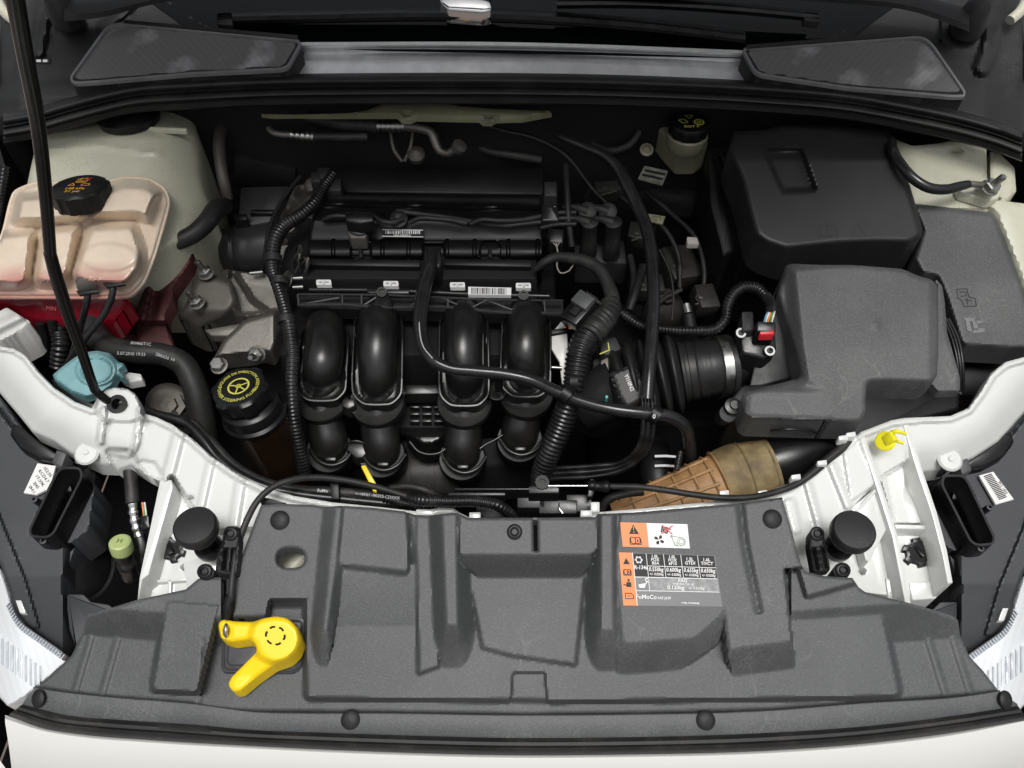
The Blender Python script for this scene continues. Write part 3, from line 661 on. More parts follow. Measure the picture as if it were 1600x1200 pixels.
# ---------------------------------------------------------------- bump stops and little slotted brackets
def bump_stop(u, v, su, sv, label):
    """u,v = centre of the head; su,sv = foot"""
    a = QV(u, v, .055); b = QV(su, sv, -.004); ax = (a - b).normalized(); s = mpp(u, v, .055); r = 34 * s; L = (a - b).length
    t = thing('bump_stop', label, 'buffer', b, 'rubber bonnet buffers')
    lathe('rubber_head', a - ax * .006, ax, [(r * .55, -.012), (r * .9, -.011), (r * .99, -.006), (r, 0), (r * .97, .0055), (r * .9, .0075), (r * .5, .0088), (0, .009)], M_blkd, t, 40)
    lathe('stem', b, ax, [(r * .4, -.004), (r * .4, L * .45), (r * .46, L * .55), (r * .46, L * .75)], M_blk, t, 24)
    lathe('collar', b, ax, [(r * .62, -.006), (r * .66, 0), (r * .66, .006), (r * .56, .008), (r * .5, .004)], M_satin, t, 28)
    return t
bump_stop(304, 821, 327, 856, 'round black rubber bonnet buffer on its stem, the left one of two')
bump_stop(1335, 828, 1309, 857, 'round black rubber bonnet buffer on its stem, the right one of two')
def torx(u, v, h, rp, par, name='screw', ax=PN, m=None):
    s = mpp(u, v, h); r = rp * s; m = m or M_blk
    o = lathe(name, Q(u, v, h), ax, [(r, 0), (r, .002), (r * .8, .003), (r * .62, .003), (r * .6, .006), (r * .42, .0065), (r * .35, .0035), (0, .0035)], m, par, 20)
    return o
def slot_clip(pts, sl, s1, s2, label):
    t = thing('slotted_bracket', label, 'bracket', Q(pts[0][0], pts[0][1], .02), 'slotted plastic brackets by the bonnet buffers')
    sheet('bracket_plate', rnd(pts, 6), lambda X, Y, sd: .038 + .002 * ss(1 - np.abs(sd - 3) / 2), M_blkd, t, st=2, holes=sl, skirt=.009)
    for (u, v) in (s1, s2): torx(u, v, .038, 11, t)
    return t
slot_clip([(352, 822), (374, 822), (377, 840), (372, 896), (362, 901), (336, 896), (340, 865), (346, 850)], [[(351, 860), (355, 860), (352, 890), (348, 890)], [(363, 860), (367, 860), (364, 891), (360, 891)]], (361, 834), (321, 893), 'black slotted bracket with two screws beside the left bonnet buffer')
slot_clip([(1263, 830), (1286, 826), (1290, 850), (1298, 892), (1270, 896), (1262, 852)], [[(1269, 859), (1273, 859), (1279, 890), (1275, 890)], [(1283, 857), (1287, 857), (1293, 888), (1289, 888)]], (1276, 834), (1316, 891), 'black slotted bracket with two screws beside the right bonnet buffer')
for (u, v, l) in ((321, 893, 'left'), (1316, 891, 'right')):
    o = prism('screw_boss', oval(u, v, 14, 13, 16), .036, .03, M_blkd, None, .001); tag(o, 'round dark screw boss below the %s slotted bracket' % l, 'boss')
t = torx(804, 831, hc1(804, 831) + .001, 12, None, 'cover_screw'); tag(t, 'black torx screw in the middle of the raised centre box of the cover', 'screw')
# ---------------------------------------------------------------- body of the bay: floor, firewall, inner wings (one welded shell)
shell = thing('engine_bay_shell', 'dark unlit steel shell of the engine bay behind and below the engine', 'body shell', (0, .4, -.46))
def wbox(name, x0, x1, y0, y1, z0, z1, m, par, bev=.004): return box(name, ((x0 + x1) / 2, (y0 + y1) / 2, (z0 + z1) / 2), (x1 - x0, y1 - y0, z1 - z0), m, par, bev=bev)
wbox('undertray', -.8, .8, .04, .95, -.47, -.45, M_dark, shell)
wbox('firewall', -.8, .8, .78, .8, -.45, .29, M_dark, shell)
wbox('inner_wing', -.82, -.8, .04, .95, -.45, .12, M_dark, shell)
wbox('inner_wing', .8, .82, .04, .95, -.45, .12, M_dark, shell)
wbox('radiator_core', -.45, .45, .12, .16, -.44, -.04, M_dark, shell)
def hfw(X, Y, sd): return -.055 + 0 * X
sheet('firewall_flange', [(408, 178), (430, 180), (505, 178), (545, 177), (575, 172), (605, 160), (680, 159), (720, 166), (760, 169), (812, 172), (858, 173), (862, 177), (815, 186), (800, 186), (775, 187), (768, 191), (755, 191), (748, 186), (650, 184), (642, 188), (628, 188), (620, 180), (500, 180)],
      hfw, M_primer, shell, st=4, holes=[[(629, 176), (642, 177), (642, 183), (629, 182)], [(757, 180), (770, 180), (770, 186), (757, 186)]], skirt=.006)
# ---------------------------------------------------------------- strut towers and inner wing tops
def htl(X, Y, sd):
    d = np.hypot((X - 150) / 190, (Y - 330) / 190)
    return -.05 - .07 * np.clip((X - 215) / 110, 0, 1) ** 2 - .03 * np.clip((215 - Y) / 40, 0, 1) + .003 * ss(1 - dline([(75, 232), (160, 228), (250, 240)], X, Y) / 7)
tl = thing('left_strut_tower', 'dull cream painted strut tower behind the coolant tank', 'strut tower', Q(190, 300, -.2))
sheet('tower_top', rnd([(55, 230), (62, 208), (140, 190), (232, 172), (300, 170), (312, 235), (318, 290), (335, 335), (300, 372), (240, 400), (60, 400), (40, 300)], 10), htl, M_cream, tl, st=5, skirt=.15, edge=.006, edge_px=8)
lathe('strut_mount', Q(200, 178, -.06), Vector((0, .1, 1)), [(.04, -.01), (.042, 0), (.034, .006), (.02, .008), (.012, .016), (.006, .018), (0, .018)], M_blk, tl, 28)
prism('seam_step', [(196, 196), (292, 200), (290, 204), (198, 200)], -.058, .006, M_cream, tl, .0008)
tr = thing('right_strut_tower', 'cream painted dusty strut tower behind the battery cover', 'strut tower', Q(1480, 260, -.2))
def htr(X, Y, sd): return -.055 - .02 * np.clip((1440 - X) / 50, 0, 1) ** 2 - .015 * np.clip((225 - Y) / 20, 0, 1)
sheet('tower_top', rnd([(1386, 205), (1400, 218), (1425, 228), (1470, 224), (1500, 215), (1541, 222), (1543, 318), (1545, 330), (1410, 325), (1395, 300)], 5), htr, M_cream, tr, st=4, holes=[oval(1494, 236, 9, 4, 12)], skirt=.12, edge=.004, edge_px=5)
prism('earth_pad', rnd([(1496, 285), (1512, 277), (1545, 279), (1562, 285), (1569, 296), (1560, 310), (1545, 314), (1500, 300)], 5), -.04, .012, M_cream, tr, .001)
wr = thing('right_inner_wing', 'cream painted inner wing panel beside the fuse box lid', 'body panel', Q(1580, 380, -.1))
sheet('wing_panel', rnd([(1545, 320), (1560, 313), (1600, 318), (1650, 330), (1650, 520), (1602, 520), (1600, 450), (1578, 390), (1556, 335)], 4), lambda X, Y, sd: -.05 + .003 * ss(1 - dline([(1580, 330), (1612, 460)], X, Y) / 26), M_cream, wr, st=5, skirt=.08)
sheet('rear_panel', rnd([(1547, 236), (1562, 240), (1585, 262), (1588, 300), (1570, 318), (1548, 300)], 4), lambda X, Y, sd: -.09 + 0 * X, M_cream, wr, st=5, skirt=.05)
wlm = thing('left_inner_wing', 'black plastic lined inner wing beside the coolant tank', 'body panel', Q(-20, 400, -.1))
sheet('wing_panel', [(-120, 200), (-10, 200), (8, 260), (6, 330), (-20, 420), (-40, 540), (-120, 540)], lambda X, Y, sd: -.05 + 0 * X, M_dark, wlm, st=12, skirt=.08)

# ---------------------------------------------------------------- cowl
cw = thing('cowl', 'black plastic cowl between bonnet seal and windscreen with dusty centre channel, its sky sheen painted as pale metal', 'cowl', Q(800, 100, -.02))
ST = [(-30, 192), (7, 179), (62, 169), (100, 158), (140, 147), (212, 131), (300, 125), (400, 120), (600, 117), (800, 117), (1000, 121), (1200, 131), (1325, 142), (1425, 160), (1500, 176), (1560, 193), (1597, 207), (1640, 222)]
deck_o = [(-40, -60), (248, -60), (262, -5), (275, 12), (338, 46), (400, 58), (470, 66), (478, 72), (474, 118)] + [(400, 124), (300, 129), (212, 135), (140, 151), (62, 173), (7, 184), (-40, 200)]
def hdeck(X, Y, sd):
    h = np.full(X.shape, -.014)
    h += .012 * lin(1 - np.hypot((X - 100) / 1.2, Y - 18) / 45)
    h -= .02 * np.clip((30 - X) / 60, 0, 1) + .012 * np.clip((X - 1540) / 60, 0, 1)
    h += rib([(205, 10), (160, 45)], X, Y, 10, .006) + rib([(70, 20), (60, 80)], X, Y, 14, .01) + rib([(0, 150), (120, 140)], X, Y, 20, .004)
    h += rib([(1480, 15), (1475, 60)], X, Y, 12, .008) + rib([(1555, 10), (1545, 80), (1535, 105)], X, Y, 18, .012)
    h += .01 * lin(1 - np.hypot((X - 1515) / 1.2, Y - 35) / 50)
    h += rib([(262, 0), (338, 50), (470, 70)], X, Y, 6, .004) + rib([(1375, 5), (1290, 65)], X, Y, 6, .004)
    return h
sheet('left_deck', deck_o, hdeck, M_blkd, cw, st=5, skirt=.02)
sheet('right_deck', [(1165, 82), (1290, 62), (1375, 12), (1395, -60), (1700, -60), (1700, 80), (1640, 226), (1597, 210), (1560, 197), (1500, 180), (1425, 164), (1325, 146), (1200, 134), (1155, 130)], hdeck, M_blkd, cw, st=5, skirt=.02)
M_trough = mat('dusty_plastic_painted_sheen', (.86, .865, .87), .36, metal=.8, mot=.12, ms=30, bump=.5, bs=700, spec=.8, fleck=.2, dcol=(.8, .8, .8))  # pale metallic colour paints the sky sheen onto the dusty black plastic
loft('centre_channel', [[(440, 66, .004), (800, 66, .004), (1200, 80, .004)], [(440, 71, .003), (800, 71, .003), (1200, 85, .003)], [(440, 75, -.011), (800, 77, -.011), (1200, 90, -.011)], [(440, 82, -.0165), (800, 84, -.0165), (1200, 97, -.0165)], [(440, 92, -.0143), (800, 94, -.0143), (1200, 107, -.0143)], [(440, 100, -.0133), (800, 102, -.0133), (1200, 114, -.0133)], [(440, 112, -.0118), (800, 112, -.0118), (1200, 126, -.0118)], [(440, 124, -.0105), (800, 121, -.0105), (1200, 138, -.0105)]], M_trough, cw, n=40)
M_mesh = mat('fine_black_mesh', (.05, .052, .054), .5)
nt_ = M_mesh.node_tree; tcn = nt_.nodes.new('ShaderNodeTexCoord'); wv = nt_.nodes.new('ShaderNodeTexWave'); wv.inputs['Scale'].default_value = 210; wv.bands_direction = 'DIAGONAL'
wv2 = nt_.nodes.new('ShaderNodeTexWave'); wv2.inputs['Scale'].default_value = 210; wv2.bands_direction = 'X'
mxx = nt_.nodes.new('ShaderNodeMath'); mxx.operation = 'MULTIPLY'; nt_.links.new(tcn.outputs['Object'], wv.inputs['Vector']); nt_.links.new(tcn.outputs['Object'], wv2.inputs['Vector'])
nt_.links.new(wv.outputs['Fac'], mxx.inputs[0]); nt_.links.new(wv2.outputs['Fac'], mxx.inputs[1])
ns = nt_.nodes.new('ShaderNodeTexNoise'); ns.inputs['Scale'].default_value = 16; ns.inputs['Detail'].default_value = 5; nt_.links.new(tcn.outputs['Object'], ns.inputs['Vector'])
rmp = nt_.nodes.new('ShaderNodeMapRange'); rmp.inputs[1].default_value = .55; rmp.inputs[2].default_value = .7; rmp.inputs[3].default_value = 1; rmp.inputs[4].default_value = 3.0; nt_.links.new(ns.outputs['Fac'], rmp.inputs[0])
m3 = nt_.nodes.new('ShaderNodeMath'); m3.operation = 'MULTIPLY'; nt_.links.new(mxx.outputs[0], m3.inputs[0]); nt_.links.new(rmp.outputs[0], m3.inputs[1])
cr = nt_.nodes.new('ShaderNodeMapRange'); cr.inputs[3].default_value = .025; cr.inputs[4].default_value = .42; nt_.links.new(m3.outputs[0], cr.inputs[0]); cr.clamp = False
nt_.links.new(cr.outputs[0], nt_.nodes['Principled BSDF'].inputs['Base Color'])
M_rimg = mat('dusty_grey_rim', (.17, .172, .175), .38, mot=.2, ms=30, bump=.3)
def grille(pts, label, r=10):
    t = thing('cowl_intake_grille', label, 'grille', Q(*pts[0], 0), 'fine mesh air intakes on the cowl')
    o = rnd(pts, r, 5)
    sheet('grille_body', o, lambda X, Y, sd: .016 - .0025 * ss((sd - 4) / 3), M_blkd, t, st=5, skirt=.034, edge=.002, edge_px=2)
    P = np.array(o); c = P.mean(0); inn = [tuple(c + (p - c) * np.array([1 - 9 / abs(P[:, 0] - c[0]).max(), 1 - 8 / abs(P[:, 1] - c[1]).max()])) for p in P]
    ring_prism('rim', o, 3.5, .0175, .004, M_rimg, t)
    sheet('mesh', inn, lambda X, Y, sd: .0148 + 0 * X, M_mesh, t, st=8, skirt=0, edge=0)
    return t
ga = grille([(110, 127), (110, 118), (163, 44), (178, 36), (196, 34), (400, 55), (466, 61), (471, 68), (452, 104), (440, 109), (300, 116), (150, 129), (118, 131)], 'fine mesh cowl intake grille on the left beside the wiper pivot', [8, 10, 12, 14, 10, 3, 6, 8, 8, 8, 3, 3, 8])
gb = grille([(1160, 78), (1166, 73), (1200, 72), (1417, 56), (1444, 57), (1458, 68), (1509, 142), (1508, 151), (1490, 152), (1325, 138), (1190, 118), (1178, 112)], 'fine mesh cowl intake grille on the right beside the wiper pivot', [6, 6, 3, 6, 12, 12, 8, 8, 10, 3, 8, 8])
flat('mesh_lip', [[(195, 31), (465, 55), (465, 60), (193, 35)]], .019, M_blkd, ga, th=.004)
flat('mesh_lip', [[(1166, 70), (1420, 50), (1425, 55), (1166, 75)]], .019, M_blkd, gb, th=.004)
# seal along the cowl
cs = thing('cowl_seal', 'long double ridged black rubber seal along the front edge of the cowl', 'seal', Q(800, 140, -.02))
def off(L, a, b=0):   # widths shrink a little at the ends
    return [(p[0], p[1] + a * (1 - .0 * abs(p[0] - 800) / 800), b) for p in L]
SB = [(p[0], p[1]) for p in ST if -10 < p[0] < 1605]; SB = [(5, 180)] + SB[1:]
loft('seal_strip', [off(SB, -3, -.006), off(SB, 0, .003), off(SB, 4, .008), off(SB, 8, .0095), off(SB, 12, .007), off(SB, 14.5, .0), off(SB, 16, -.001), off(SB, 17.5, .003), off(SB, 19, .0035), off(SB, 21, -.001), off(SB, 23, .0), off(SB, 26, .0045), off(SB, 30, .003), off(SB, 32, -.008), off(SB, 33, -.016)], M_rub, cs, n=150, ang=70)
loft('seal_flange', [off(SB, 28, -.014), off(SB, 36, -.016), off(SB, 44, -.022), off(SB, 46, -.035)], M_blkd, cs, n=100)
# ---------------------------------------------------------------- windscreen, wipers
ws = thing('windscreen', 'dark reflective windscreen glass above the cowl', 'windscreen', Q(800, 40, 0))
P0 = [(230, -60), (262, -5), (338, 42), (470, 64), (800, 70), (1165, 78), (1290, 60), (1372, 10), (1400, -60)]
lo_ = [QV(u, v, -.012) for (u, v) in [(236, 4), (290, 42), (400, 70), (600, 80), (800, 84), (1000, 88), (1200, 92), (1320, 66), (1400, 8)]]
V = []; Fs = []
for k in range(7):
    for p in lo_: V.append((p.x * (1 - .012 * k), p.y + .11 * k, p.z + .046 * k))
for k in range(6):
    for j in range(8): Fs.append([k * 9 + j, k * 9 + j + 1, k * 9 + j + 10, k * 9 + j + 9])
mk('glass', V, Fs, M_glass, ws, 60)
box('scuttle', (0, .92, .2), (1.5, .06, .2), M_dark, ws, bev=.01)
def wiper(pts, wpx, arm, pivot, label, jet=None):
    t = thing('windscreen_wiper', label, 'wiper', Q(*pts[0]), 'windscreen wipers')
    n = len(pts); up_ = [(p[0], p[1] - wpx / 2, p[2]) for p in pts]; dn = [(p[0], p[1] + wpx / 2, p[2]) for p in pts]
    md = [(p[0], p[1] - wpx * .1, p[2] + .007) for p in pts]; md2 = [(p[0], p[1] + wpx * .25, p[2] + .005) for p in pts]
    loft('blade', [[(p[0], p[1], p[2] - .012) for p in up_], up_, md, md2, dn, [(p[0], p[1] + 2, p[2] - .014) for p in dn]], M_satin, t, n=60)
    if arm: loft('arm', [[(a[0], a[1] - a[3], a[2]) for a in arm], [(a[0], a[1] - a[3] * .5, a[2] + .007) for a in arm], [(a[0], a[1] + a[3] * .4, a[2] + .006) for a in arm], [(a[0], a[1] + a[3], a[2]) for a in arm], [(a[0], a[1] + a[3], a[2] - .02) for a in arm]], M_blkd, t, n=30)
    if pivot:
        s = mpp(*pivot); lathe('pivot_cap', Q(*pivot), Vector((0, -.1, 1)), [(24 * s, -.02), (25 * s, 0), (22 * s, .008), (18 * s, .02), (12 * s, .026), (0, .029)], M_blkd, t, 26)
    return t
wa = wiper([(340, 28, .012), (480, 25, .015), (700, 22, .018), (850, 27, .018), (1000, 38, .017), (1165, 57, .014)], 20, [(690, -45, .04, 10), (800, -30, .05, 10), (1000, -15, .05, 11), (1300, -8, .045, 12), (1430, 5, .035, 14), (1515, 32, .025, 18)], (1519, 30, .015), 'long black windscreen wiper lying across the bottom of the glass, its pivot on the right')
prism('end_cap', [(338, 18), (362, 18), (364, 38), (338, 36)], .02, .014, M_satin, wa, .002)
wb = wiper([(870, 4, .03), (1000, 4, .03), (1140, 12, .028), (1280, 25, .024)], 16, [(100, 16, .028, 18), (160, 12, .035, 15), (230, -3, .04, 12), (400, -30, .05, 11)], (98, 15, .018), 'second black windscreen wiper higher up, its pivot on the left')
prism('end_cap', [(1256, 17), (1281, 20), (1281, 33), (1256, 30)], .03, .01, M_satin, wb, .002)
prism('chrome_connector', [(684, -8), (768, -12), (768, 14), (755, 17), (700, 13), (690, 4)], .034, .02, M_film, wa, .003)
# ---------------------------------------------------------------- open bonnet above, held by its prop rod
bn = thing('bonnet', 'open white bonnet raised over the engine bay with dark lined underside', 'bonnet', (0, .80, .47))
V = []; nx, ny = 13, 9
for k in range(ny):
    for i in range(nx):
        s = i / (nx - 1) * 2 - 1; t = k / (ny - 1); x = s * (.66 - .1 * t)
        y = .80 - .50 * t - .02 * math.sin(t * 3.1); z = .475 + .80 * t + .05 * (1 - s * s) * math.sin(t * 2.5)
        V.append((x, y, z))
Fs = [[k * nx + i, k * nx + i + 1, (k + 1) * nx + i + 1, (k + 1) * nx + i] for k in range(ny - 1) for i in range(nx - 1)]
V2 = [(x * .97, y - .022, z - .02) for x, y, z in V]
mk('inner_liner', V2, Fs, M_dark, bn, 50); mk('outer_skin', V, [f[::-1] for f in Fs], M_body, bn, 50)
edge = list(range(nx)) + [k * nx + nx - 1 for k in range(1, ny)] + [ny * nx - 1 - i for i in range(1, nx)] + [k * nx for k in range(ny - 2, 0, -1)]
m_ = len(edge); mk('hem', [V[i] for i in edge] + [V2[i] for i in edge], [[i, (i + 1) % m_, (i + 1) % m_ + m_, i + m_] for i in range(m_)], M_body, bn, 30)
pr = thing('prop_rod', 'long black metal prop rod rising from the left bracket to the bonnet', 'rod', Q(182, 632, 0))
A_, B_ = np.array(QV(165, 622, .016)), np.array(D(24, 0, .5))
pl = [D(24, 0, .5), D(40, 90, .56), D(60, 200, .635), D(72, 310, .70), D(79, 400, .755)]
top = pl[0] + (pl[0] - pl[1]).normalized() * .62
tube('rod_upper', [top] + pl, [.0058] * 3 + [.0058, .0056, .0055], M_rod, pr, world=True, seg=16)
tube('rod_lower', [D(78, 395, .752), D(86, 425, .77), D(108, 495, .815), D(128, 550, .85), D(145, 600, .88), D(150, 612, .888), D(160, 620, .893), D(176, 631, .905), D(184, 634, .93)], [.0058, .0062, .006, .0055, .0052, .005, .0048, .0048, .0048], M_rod, pr, world=True, seg=16)
lathe('pivot_grommet', Q(184, 632, -.002), PN, [(13 * .0008, -.012), (14.5 * .0008, 0), (14 * .0008, .003), (8 * .0008, .003), (7 * .0008, -.01), (0, -.01)], M_satin, pr, 24)
# ---------------------------------------------------------------- coolant tank
TO = rnd([(-40, 464), (-40, 370), (0, 378), (22, 300), (36, 293), (62, 284), (84, 286), (165, 286), (192, 277), (232, 279), (258, 295), (265, 316), (243, 395), (226, 440), (206, 462), (186, 465)], [2, 2, 3, 8, 8, 8, 6, 8, 10, 12, 10, 10, 8, 10, 14, 6])
LOB = [rnd([(3, 362), (58, 357), (48, 445), (30, 452), (-60, 448), (-40, 372)], 12), rnd([(64, 355), (128, 350), (112, 430), (96, 450), (60, 448), (50, 438)], 12), rnd([(138, 350), (212, 347), (229, 395), (222, 425), (198, 452), (130, 448), (108, 432)], 14),
       rnd([(26, 305), (80, 300), (140, 335), (132, 346), (60, 352), (18, 352)], 10), rnd([(168, 292), (195, 283), (232, 286), (252, 302), (232, 350), (214, 340), (143, 342), (148, 325)], 9)]
def htank(X, Y, sd):
    h = -.035 + .006 * lin(sd / 6)
    b = np.zeros(X.shape)
    for L in LOB: b = np.maximum(b, lin((sdf(L, X, Y) + 4) / 16))
    h = h + .034 * b + .006 * lin((44 - np.hypot(X - 123, (Y - 312) * 1.2)) / 8) * (1 - b)
    h += .004 * ss(sdf(oval(170, 402, 48, 26), X, Y) / 8)
    return h
M_tank = mat('translucent_tank_plastic', (.72, .6, .47), .24, mot=.1, ms=22, sss=.12, coat=.3, dust=.12, ds=12, dcol=(.7, .4, .3))
n_ = M_tank.node_tree; tc_ = n_.nodes.new('ShaderNodeTexCoord'); sp = n_.nodes.new('ShaderNodeSeparateXYZ'); n_.links.new(tc_.outputs['Object'], sp.inputs[0])
M_tred = mat('coolant_filled_plastic', (.2, .004, .014), .2, mot=.35, ms=18, coat=.5)
tk = thing('coolant_tank', 'translucent beige coolant expansion tank with pink red coolant at the bottom', 'tank', Q(110, 440, -.15))
tu = sheet('tank_upper', TO, htank, M_tank, tk, st=3, skirt=.004, edge=.002, edge_px=2, ang=60)
# coolant tint of the lowest part of the shell
def tint():
    b = n_.nodes['Principled BSDF']; old = b.inputs['Base Color'].links[0].from_socket
    ns = n_.nodes.new('ShaderNodeTexNoise'); ns.inputs['Scale'].default_value = 25; n_.links.new(tc_.outputs['Object'], ns.inputs['Vector'])
    a = n_.nodes.new('ShaderNodeMath'); a.operation = 'MULTIPLY_ADD'; a.inputs[1].default_value = .02; n_.links.new(ns.outputs['Fac'], a.inputs[0]); n_.links.new(sp.outputs['Y'], a.inputs[2])
    r = n_.nodes.new('ShaderNodeMapRange'); r.inputs[1].default_value = -.074; r.inputs[2].default_value = -.05; r.inputs[3].default_value = .7; r.inputs[4].default_value = 0; n_.links.new(a.outputs[0], r.inputs[0])
    x = n_.nodes.new('ShaderNodeMix'); x.data_type = 'RGBA'; n_.links.new(r.outputs[0], x.inputs[0]); n_.links.new(old, x.inputs[6]); x.inputs[7].default_value = (.42, .07, .07, 1); n_.links.new(x.outputs[2], b.inputs['Base Color'])
tint()
def ringy(poly, h, r, m, par, name):
    P = [Q(p[0], p[1], h) for p in poly]; P.append(P[0]); return tube(name, P, r, m, par, world=True, seg=8, n=len(P) * 2, close=False)
ringy(TO[2:], -.036, .0022, M_tank, tk, 'seam')
sheet('tank_lower', rnd([(-40, 462), (0, 462), (187, 464), (205, 470), (180, 505), (100, 505), (48, 502), (12, 480), (-40, 478)], 5), lambda X, Y, sd: -.06 - .025 * np.clip((Y - 465) / 40, 0, 1), M_tred, tk, st=4, skirt=.03, edge=.003)
box('tank_core', QV(105, 400, -.1), (.2, .1, .06), M_tred, tk, bev=.01)
s = mpp(123, 290, 0); ax = Vector((0, .22, 1)).normalized(); ct = QV(123, 290, .012)
cp = lathe('cap', ct, ax, [(33 * s, -.026), (41 * s, -.024), (41.5 * s, -.003), (39 * s, .0), (36 * s, .001), (0, .001)], M_blk, tk, 72, ribs=12, ribd=.06, ribz=(-.03, -.001))
def on_disc(c, ax, e1, body, size, m, par, x=0, y=0, bold=0., sx=1., name='lettering', rot=0, up=.0012, arc=None):
    """flat lettering on a turned cap"""
    cu = bpy.data.curves.new('t', 'FONT'); cu.body = body; cu.size = 1; cu.align_x = 'CENTER'; cu.align_y = 'CENTER'; cu.resolution_u = 2; cu.offset = bold
    o = bpy.data.objects.new('t', cu); C.objects.link(o); bpy.context.view_layer.update()
    me = bpy.data.meshes.new_from_object(o.evaluated_get(bpy.context.evaluated_depsgraph_get()))
    V = np.array([q.co[:] for q in me.vertices]); Fs = [list(p.vertices) for p in me.polygons]
    bpy.data.objects.remove(o); bpy.data.curves.remove(cu); bpy.data.meshes.remove(me)
    ax = Vector(ax).normalized(); e1 = (Vector(e1) - ax * Vector(e1).dot(ax)).normalized(); e2 = ax.cross(e1)
    X, Y = V[:, 0] * size * sx, V[:, 1] * size
    if arc:
        R, a0, inv = arc; a = math.radians(a0) + X / R * (-1 if inv else 1) * (1)
        rr_ = R + (-Y if inv else Y); X, Y = rr_ * np.sin(a), rr_ * np.cos(a)
    a = math.radians(rot); X, Y = X * math.cos(a) - Y * math.sin(a) + x, X * math.sin(a) + Y * math.cos(a) + y
    P = np.array(c[:]) + X[:, None] * np.array(e1[:]) + Y[:, None] * np.array(e2[:]) + up * np.array(ax[:])
    return mk(name, P, Fs, m, par, 0)
def disc_polys(c, ax, e1, polys, m, par, name='symbol', up=.0014):
    ax = Vector(ax).normalized(); e1 = (Vector(e1) - ax * Vector(e1).dot(ax)).normalized(); e2 = ax.cross(e1); V = []; Fs = []
    for P in polys:
        b = len(V); V += [(Vector(c) + e1 * p[0] + e2 * p[1] + ax * up)[:] for p in P]; Fs.append(list(range(b, len(V))))
    return mk(name, V, Fs, m, par, 0)
on_disc(ct, ax, (1, 0, 0), '148 kPa', .0078, M_oprint, cp, 0, -.0105, .02); on_disc(ct, ax, (1, 0, 0), '21 psi', .0078, M_oprint, cp, 0, -.0182, .02)
sc_ = .001
disc_polys(ct, ax, (1, 0, 0), [[(a * sc_, b * sc_) for a, b in P] for P in (seg_poly([(-6, 6), (6, 6), (6, 17), (-6, 17), (-6, 6)], 1.2, 1) + seg_poly([(-4, 9), (4, 9)], 1.5, 1) + seg_poly([(-3, 17), (-3, 12), (3, 12)], 1, 1) + seg_poly([(-4, 19), (0, 17), (4, 20)], 1, 1) + seg_poly([(-12, -3), (-8, 4), (-4, -3), (-12, -3)], 1.2, 1) + seg_poly([(4, -2), (5, 3), (13, 3), (14, -2), (4, -2)], 1.2, 1))], M_oprint, cp)
disc_polys(ct, ax, (1, 0, 0), [[(a * sc_, b * sc_) for a, b in P] for P in (seg_poly([(3, 11), (10, 19)], 1.4, 1) + seg_poly([(3, 18), (10, 12)], 1.4, 1))], M_red, cp, 'red_cross', .0018)
for (u, v) in ((136, 444), (178, 432)):
    s = mpp(u, v, -.02); a1 = (QV(u + 1, v + 18, -.005) - QV(u, v, -.02)).normalized()
    f = lathe('hose_union', Q(u, v - 6, -.016), a1, [(12 * s, -.008), (12 * s, .004), (15 * s, .006), (15 * s, .014), (9 * s, .016), (0, .016)], M_alu, tk, 24)
    lathe('union_ring', Q(u, v - 6, -.016), a1, [(13 * s, .0), (15.6 * s, .001), (15.6 * s, .004), (13 * s, .005)], M_steel, f, 24)
    prism('retaining_clip', [(u - 18, v + 10), (u + 14, v + 6), (u + 18, v + 12), (u + 6, v + 14), (u - 12, v + 17)], .0, .003, M_blk, f, .0005)
for k, pts in enumerate(([(138, 455, -.004), (136, 470, -.01), (131, 490, -.03), (126, 510, -.05), (112, 560, -.08)], [(177, 440, -.004), (176, 458, -.008), (166, 485, -.02), (148, 510, -.035), (128, 535, -.05), (105, 570, -.08)])):
    o = tube('bleed_hose', pts, 5.2, M_hose); tag(o, ('thin black hose from the left union of the coolant tank', 'thin black hose bending away from the right union of the coolant tank')[k], 'hose')
txt('lettering', 'MAX', 75, 441, lambda a, b: htank(a, b, 99.) + .0008, 11, mat('pale_moulded_letters', (.8, .6, .5), .5), tu, rot=-8); txt('lettering', 'MAX', 150, 436, lambda a, b: htank(a, b, 99.) + .0008, 10, bpy.data.materials['pale_moulded_letters'], tu, rot=-8); txt('lettering', 'MIN', 80, 482, -.055, 9, mat('faint_red_letters', (.34, .06, .06), .4), tk, rot=-5)
# clear plastic filler neck left of the tank
M_clear = mat('milky_plastic', (.6, .6, .57), .35, mot=.08, sss=.2)
fn = sheet('washer_filler_neck', rnd([(-30, 530), (-20, 498), (10, 480), (48, 503), (40, 515), (0, 536)], 4), lambda X, Y, sd: -.06 + .01 * ss(1 - dline([(-20, 520), (30, 495)], X, Y) / 14), M_clear, st=4, skirt=.05); tag(fn, 'milky translucent washer filler neck at the left edge below the tank', 'filler neck')
# ---------------------------------------------------------------- washer cap
wc = thing('washer_filler', 'faded teal hinged washer reservoir cap behind the left bonnet bracket', 'cap', Q(138, 590, -.05))
def hwc(X, Y, sd): return -.03 + .006 * lin(sd / 4) + .005 * lin((33 - np.hypot(X - 150, (Y - 578) * 1.25)) / 3) + .003 * ss(1 - np.abs(np.hypot(X - 150, (Y - 578) * 1.25) - 24) / 2.5)
sheet('cap_lid', rnd([(82, 586), (96, 574), (112, 562), (128, 551), (152, 548), (172, 552), (186, 566), (194, 568), (196, 574), (188, 578), (197, 590), (192, 594), (184, 588), (176, 604), (158, 616), (134, 622), (112, 614), (86, 596)], 3), hwc, M_teal, wc, st=2.2, skirt=.008, edge=.002, edge_px=2)
prism('hinge_body', [(190, 580), (220, 584), (222, 594), (200, 598), (186, 592)], -.045, .012, M_clear, wc, .001)
